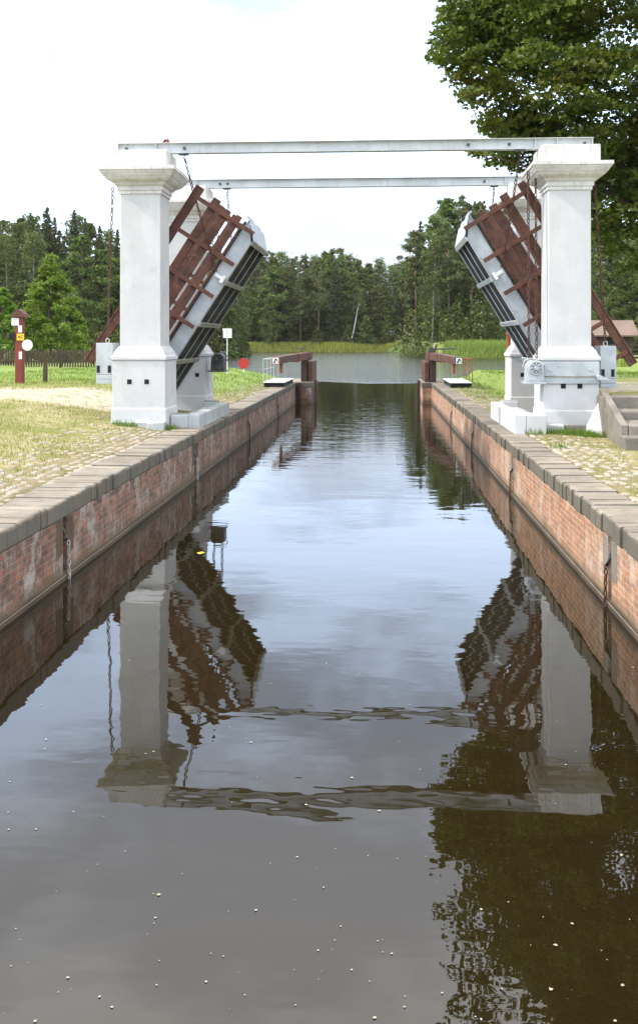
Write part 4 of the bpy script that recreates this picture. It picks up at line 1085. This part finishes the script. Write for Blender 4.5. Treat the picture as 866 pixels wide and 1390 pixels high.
# big maple over the right pillar
def big_maple():
    base = Vector((12.0, 33.5, gz(12, 33.5)))
    t = thing('maple_tree', tuple(base), 'large dark green maple spreading over the right pillar, tinged with yellow', 'tree')
    cen = np.array([11.6, 33.0, 13.2]); rad = np.array([9.3, 7.5, 8.6])
    C = []; R = []
    tries = 0
    while len(C) < 680 and tries < 60000:
        tries += 1
        d = RNG.normal(size=3); d /= np.linalg.norm(d)
        rr = RNG.uniform(.38, 1.0)**.55
        wob = 1 + .10*math.sin(5*d[0]+3*d[2]+1) + .08*math.sin(7*d[2]-4*d[1])
        c = cen + d*rad*rr*wob
        if c[2] < 5.0: continue
        th_ = math.atan(79/1290); dd = -c[0]*math.sin(th_)+c[1]*math.cos(th_); xx = c[0]*math.cos(th_)+c[1]*math.sin(th_)
        ppx = 433+1290*xx/dd; ppy = 463-1290*(c[2]-H)/dd
        lim = float(np.interp(ppy, [-400,-200,-100,0,30,60,90,112,150,190,212,235,300,345,346], [720,660,640,622,612,608,614,640,652,656,690,712,770,850,3000]))
        if ppx < lim + 26: continue
        if c[0] > 16 and RNG.random() < .6: continue
        if c[1] > 35 and RNG.random() < .5: continue
        C.append(c); R.append(RNG.uniform(.75, 1.35))
    # hand-set sprays that shape the outline seen against the sky
    def at(px, py, D):
        x, y = atpx(px, D); return np.array([x, y, H+(463-py)*D/1290])
    for px, py, r in ((606,18,.7),(612,50,.8),(604,78,.6),(625,70,.8),(632,105,.7),(645,128,.7),(655,95,.9),(640,30,.9),(662,160,.7),(655,180,.6),(668,190,.6),(672,215,.55),
                      (690,225,.5),(705,215,.5),(660,60,1.),(680,120,1.),(690,165,.9),(640,5,.8),(700,190,.7),(760,300,.7),(800,290,.8),(850,345,.6),(840,310,.8),(870,355,.7),(835,335,.45),
                      (648,205,.4),(628,92,.5),(600,60,.5), (655,-40,1.1),(635,-90,1.1),(650,-150,1.1),(665,-215,1.1)):
        C.append(at(px, py, RNG.uniform(29.5, 32.5))); R.append(r)
    C = np.array(C); R = np.array(R)
    n_per = [int(380*(r**1.6)*(1.0 if (c[0] < 13.5 and c[1] < 35.5) else .6)) for c, r in zip(C, R)]
    out = []
    for c, r, n in zip(C, R, n_per):
        # layered sprays: several thin tilted discs inside each clump
        k = max(3, int(r*4)); lay = RNG.integers(0, k, n); tilt = RNG.normal(0, .25, (k, 2)); off = RNG.normal(0, 1, (k, 3))*np.array([.35, .35, .38])*r
        a = RNG.uniform(0, 2*PI, n); q = r*.72*np.sqrt(RNG.random(n)); x = q*np.cos(a); y = q*np.sin(a)
        z = -.28*(q**2)/r + tilt[lay, 0]*x + tilt[lay, 1]*y + RNG.normal(0, .05, n)
        out.append(np.stack([x, y, z], 1)+off[lay]+c)
    P = np.concatenate(out)
    V, Q = cards(P, .165, up=.75)
    link_mesh('crown', np_mesh('maple_crown', V, Q), 'maple', t)
    mb = MB(); b = base
    top = Vector((11.6, 33.2, 12.5))
    mb.tube([b-Vector((0, 0, .2)), b+Vector((0, 0, 1.2)), b.lerp(top, .35), b.lerp(top, .7), top], [.62, .45, .38, .28, .12], 12)
    o = mb.build('trunk', 'bark', t, smooth=True)
    mb = MB()
    idx = RNG.choice(len(C), 44, replace=False)
    for i in idx:
        c = Vector(C[i]); f = min(.95, max(.25, (c.z-4.5)/10)); s = b.lerp(top, f*.8)
        d = (c-s).length
        midp = s.lerp(c, .5)+Vector((random.uniform(-.4, .4), random.uniform(-.4, .4), .08*d))
        mb.tube([s, s.lerp(midp, .5)+Vector((0, 0, .02*d)), midp, c], [.03+.013*d, .03+.010*d, .02+.007*d, .012], 6)
    # the thick limb seen right of the pillar
    q = [Vector(at(905, 330, 31.5)), Vector(at(868, 265, 31)), Vector(at(845, 232, 31)), Vector(at(826, 200, 31.5))]
    mb.tube(q, [.30, .24, .19, .10], 10)
    mb.build('limbs', 'bark', t, smooth=True)
big_maple()

# undergrowth, reeds
def reeds(n, fn, hmin, hmax, w, label, mat='reed', cat='reeds'):
    pts = np.array([fn() for _ in range(n)]); blades('reeds', pts, hmin, hmax, w, mat, label, cat, lean=.3)
def far_c():
    px = random.uniform(180, 545); D = random.uniform(247, 262); return atpx(px, D)
reeds(16000, far_c, .7, 1.5, .16, 'pale green reed bed along the far shore of the lake')
def far_r():
    px = random.uniform(520, 740); D = random.uniform(152, 166); return atpx(px, D)
reeds(15000, far_r, .6, 1.3, .12, 'bright green reeds along the right shore of the lake')
def shore_l():
    y = random.uniform(60, 200); return (-.215*y + random.uniform(-9, 1.0), y)
reeds(9000, shore_l, .5, 1.6, .1, 'reeds and tall grass on the left shore of the lake')
def shore_r():
    y = random.uniform(55, 150); return (.172*y + random.uniform(-.5, 5.0), y)
reeds(7000, shore_r, .4, 1.2, .09, 'tall grass on the near right shore of the lake')
# dark low undergrowth that closes the wood below the crowns
def undergrowth(px0, px1, D0, D1, n, label, hmax=6):
    P = []
    for _ in range(n):
        x, y = atpx(random.uniform(px0, px1), random.uniform(D0, D1)); g = gz(x, y)
        r = random.uniform(1.2, 2.6); h = random.uniform(.8, hmax)
        q = RNG.normal(size=(70, 3)); q /= np.linalg.norm(q, axis=1, keepdims=True); q *= np.array([r, r, h*.6])*RNG.uniform(.5, 1.05, (70, 1)); P.append(q+np.array([x, y, g+h*.45]))
    V, Q = cards(np.concatenate(P), .5, up=.3)
    o = link_mesh('undergrowth', np_mesh('undergrowth', V, Q), 'decid'); tag(o, label, 'undergrowth', kind='stuff')
undergrowth(160, 640, 268, 300, 420, 'dense low undergrowth inside the wood on the far shore', 17)
undergrowth(200, 560, 300, 325, 200, 'dark undergrowth at the very back of the wood on the far shore', 6)
undergrowth(545, 920, 168, 200, 320, 'dense low undergrowth inside the wood on the right shore', 13)
undergrowth(-120, 330, 160, 192, 320, 'dense low undergrowth inside the tall wood at the left', 12)
undergrowth(790, 1010, 104, 122, 90, 'dense low undergrowth behind the shed', 5)
# ivory track on the right shore
x0, y0 = atpx(560, 172); x1, y1 = atpx(598, 176)
pts = [(x0+(x1-x0)*f, y0+(y1-y0)*f+1.2*math.sin(f*5)) for f in np.linspace(0, 1, 10)]
vs = []; fs = []
for i, (a, b) in enumerate(pts): vs += [(a, b-.9, gz(a, b-.9)+.05), (a, b+.9, gz(a, b+.9)+.05)]
fs = [(2*i, 2*i+2, 2*i+3, 2*i+1) for i in range(9)]
tag(MB().add(vs, fs).build('path', stained('sandy_path', (.5,.42,.3), (.42,.35,.25), (.3,.25,.15)), None), kind='structure')

# floating specks
k = 300; px = RNG.uniform(-40, 900, k); yy = 560 + 860*RNG.random(k)**.8; D = 1290*(H-WZ)/(yy-463)
th = math.atan(79/1290); xc = (px-433)/1290*D; X = xc*math.cos(th)-D*math.sin(th); Yw = xc*math.sin(th)+D*math.cos(th)
ok = (X > LX+.1) & (X < RX-.1); X = X[ok]; Yw = Yw[ok]; k = len(X)
r = np.minimum(RNG.gamma(1.3, .0020, k)+.0013, .010); ang = np.linspace(0, 2*PI, 6, endpoint=False)
V = np.stack([X[:, None]+r[:, None]*np.cos(ang)*RNG.uniform(.5, 1.4, (k, 6)), Yw[:, None]+r[:, None]*np.sin(ang)*RNG.uniform(.5, 1.4, (k, 6)), np.full((k, 6), WZ+.004)], 2).reshape(-1, 3)
Q = (np.arange(6)[None]+6*np.arange(k)[:, None])
me = np_mesh('specks', V, Q); o = link_mesh('floating_specks', me, 'foam'); tag(o, 'tiny pale specks floating all over the dark water', 'floating specks', kind='stuff')
x_, y_ = atpx(272, 1290*(H-WZ)/(751-463))
tag(MB().add([(x_-.05, y_, WZ+.005), (x_, y_-.07, WZ+.005), (x_+.06, y_, WZ+.008), (x_+.01, y_+.08, WZ+.005)], [(0,1,2,3)]).build('floating_leaf', 'yellow', None, loc=(x_, y_, WZ)),
    'single yellow leaf floating near the left wall', 'leaf')

hm = bpy.data.materials.new('thin_summer_air'); hm.use_nodes = True; ht = hm.node_tree; ht.nodes.clear()
ho = ht.nodes.new('ShaderNodeOutputMaterial'); hv_ = ht.nodes.new('ShaderNodeVolumePrincipled'); ht.links.new(hv_.outputs[0], ho.inputs['Volume'])
hv_.inputs['Color'].default_value = (1, .98, .93, 1); hv_.inputs['Density'].default_value = .00006; M['haze'] = hm
o = MB().box(-1000, 1000, -90, 2300, -5, 45).build('haze', 'haze'); tag(o, 'thin pale summer air', 'haze', kind='stuff')
# ------------------------------------------------------------------ light, sky, camera
SUN = Vector((-.88, -.16, .80)).normalized()
el = math.asin(SUN.z); az = math.atan2(SUN.x, SUN.y)
W = bpy.data.worlds.new('World'); S.world = W; W.use_nodes = True; nt = W.node_tree; nt.nodes.clear()
out = nt.nodes.new('ShaderNodeOutputWorld'); bg = nt.nodes.new('ShaderNodeBackground'); nt.links.new(bg.outputs[0], out.inputs[0])
sky = nt.nodes.new('ShaderNodeTexSky'); sky.sky_type = 'NISHITA'; sky.sun_disc = False; sky.sun_elevation = el; sky.sun_rotation = az
sky.dust_density = 1.5
tc = nt.nodes.new('ShaderNodeTexCoord')
cn = noise(nt, tc.outputs['Generated'], 2.6, 7, .55, (1, 1, 2.8))
cf = ramp(nt, cn, .38, .56)
sz_ = N(nt, 'ShaderNodeSeparateXYZ'); nt.links.new(tc.outputs['Generated'], sz_.inputs[0])
hz = ramp(nt, sz_.outputs[2], .0, .20)
blue = mix(nt, hz, (7.4, 7.9, 8.3), (6.1, 7.2, 9.2))          # thin high veil
white = mix(nt, hz, (9.6, 10.0, 10.4), (13.2, 16.4, 21.5))         # cloud
ccol = mix(nt, cf, blue, white)
ccol = mix(nt, ramp(nt, sz_.outputs[2], .33, .62), ccol, mix(nt, cf, (17.0, 17.4, 18.2), (23.0, 22.8, 22.4)))
c = mix(nt, .9, sky.outputs[0], ccol)
nt.links.new(c, bg.inputs[0]); bg.inputs[1].default_value = .15
sl = bpy.data.lights.new('sun', 'SUN'); sl.energy = 3.6; sl.angle = math.radians(1.5); sl.color = (1, .93, .82)
so = bpy.data.objects.new('sun', sl); COL.objects.link(so); so.rotation_euler = SUN.to_track_quat('Z', 'Y').to_euler(); so.location = (-20, -10, 30)

cam = bpy.data.cameras.new('camera'); co = bpy.data.objects.new('camera', cam); COL.objects.link(co); S.camera = co
co.location = (0, 0, H); co.rotation_euler = (PI/2, 0, math.atan(79/1290))
cam.sensor_fit = 'HORIZONTAL'; cam.sensor_width = 36; cam.lens = 1290/866*36
cam.shift_y = -(695-463)/866; cam.clip_end = 5000; cam.clip_start = .1
S.view_settings.view_transform = 'Standard'; S.view_settings.look = 'None'; S.view_settings.gamma = 1
S.view_settings.exposure = .03
S.render.engine = 'CYCLES'
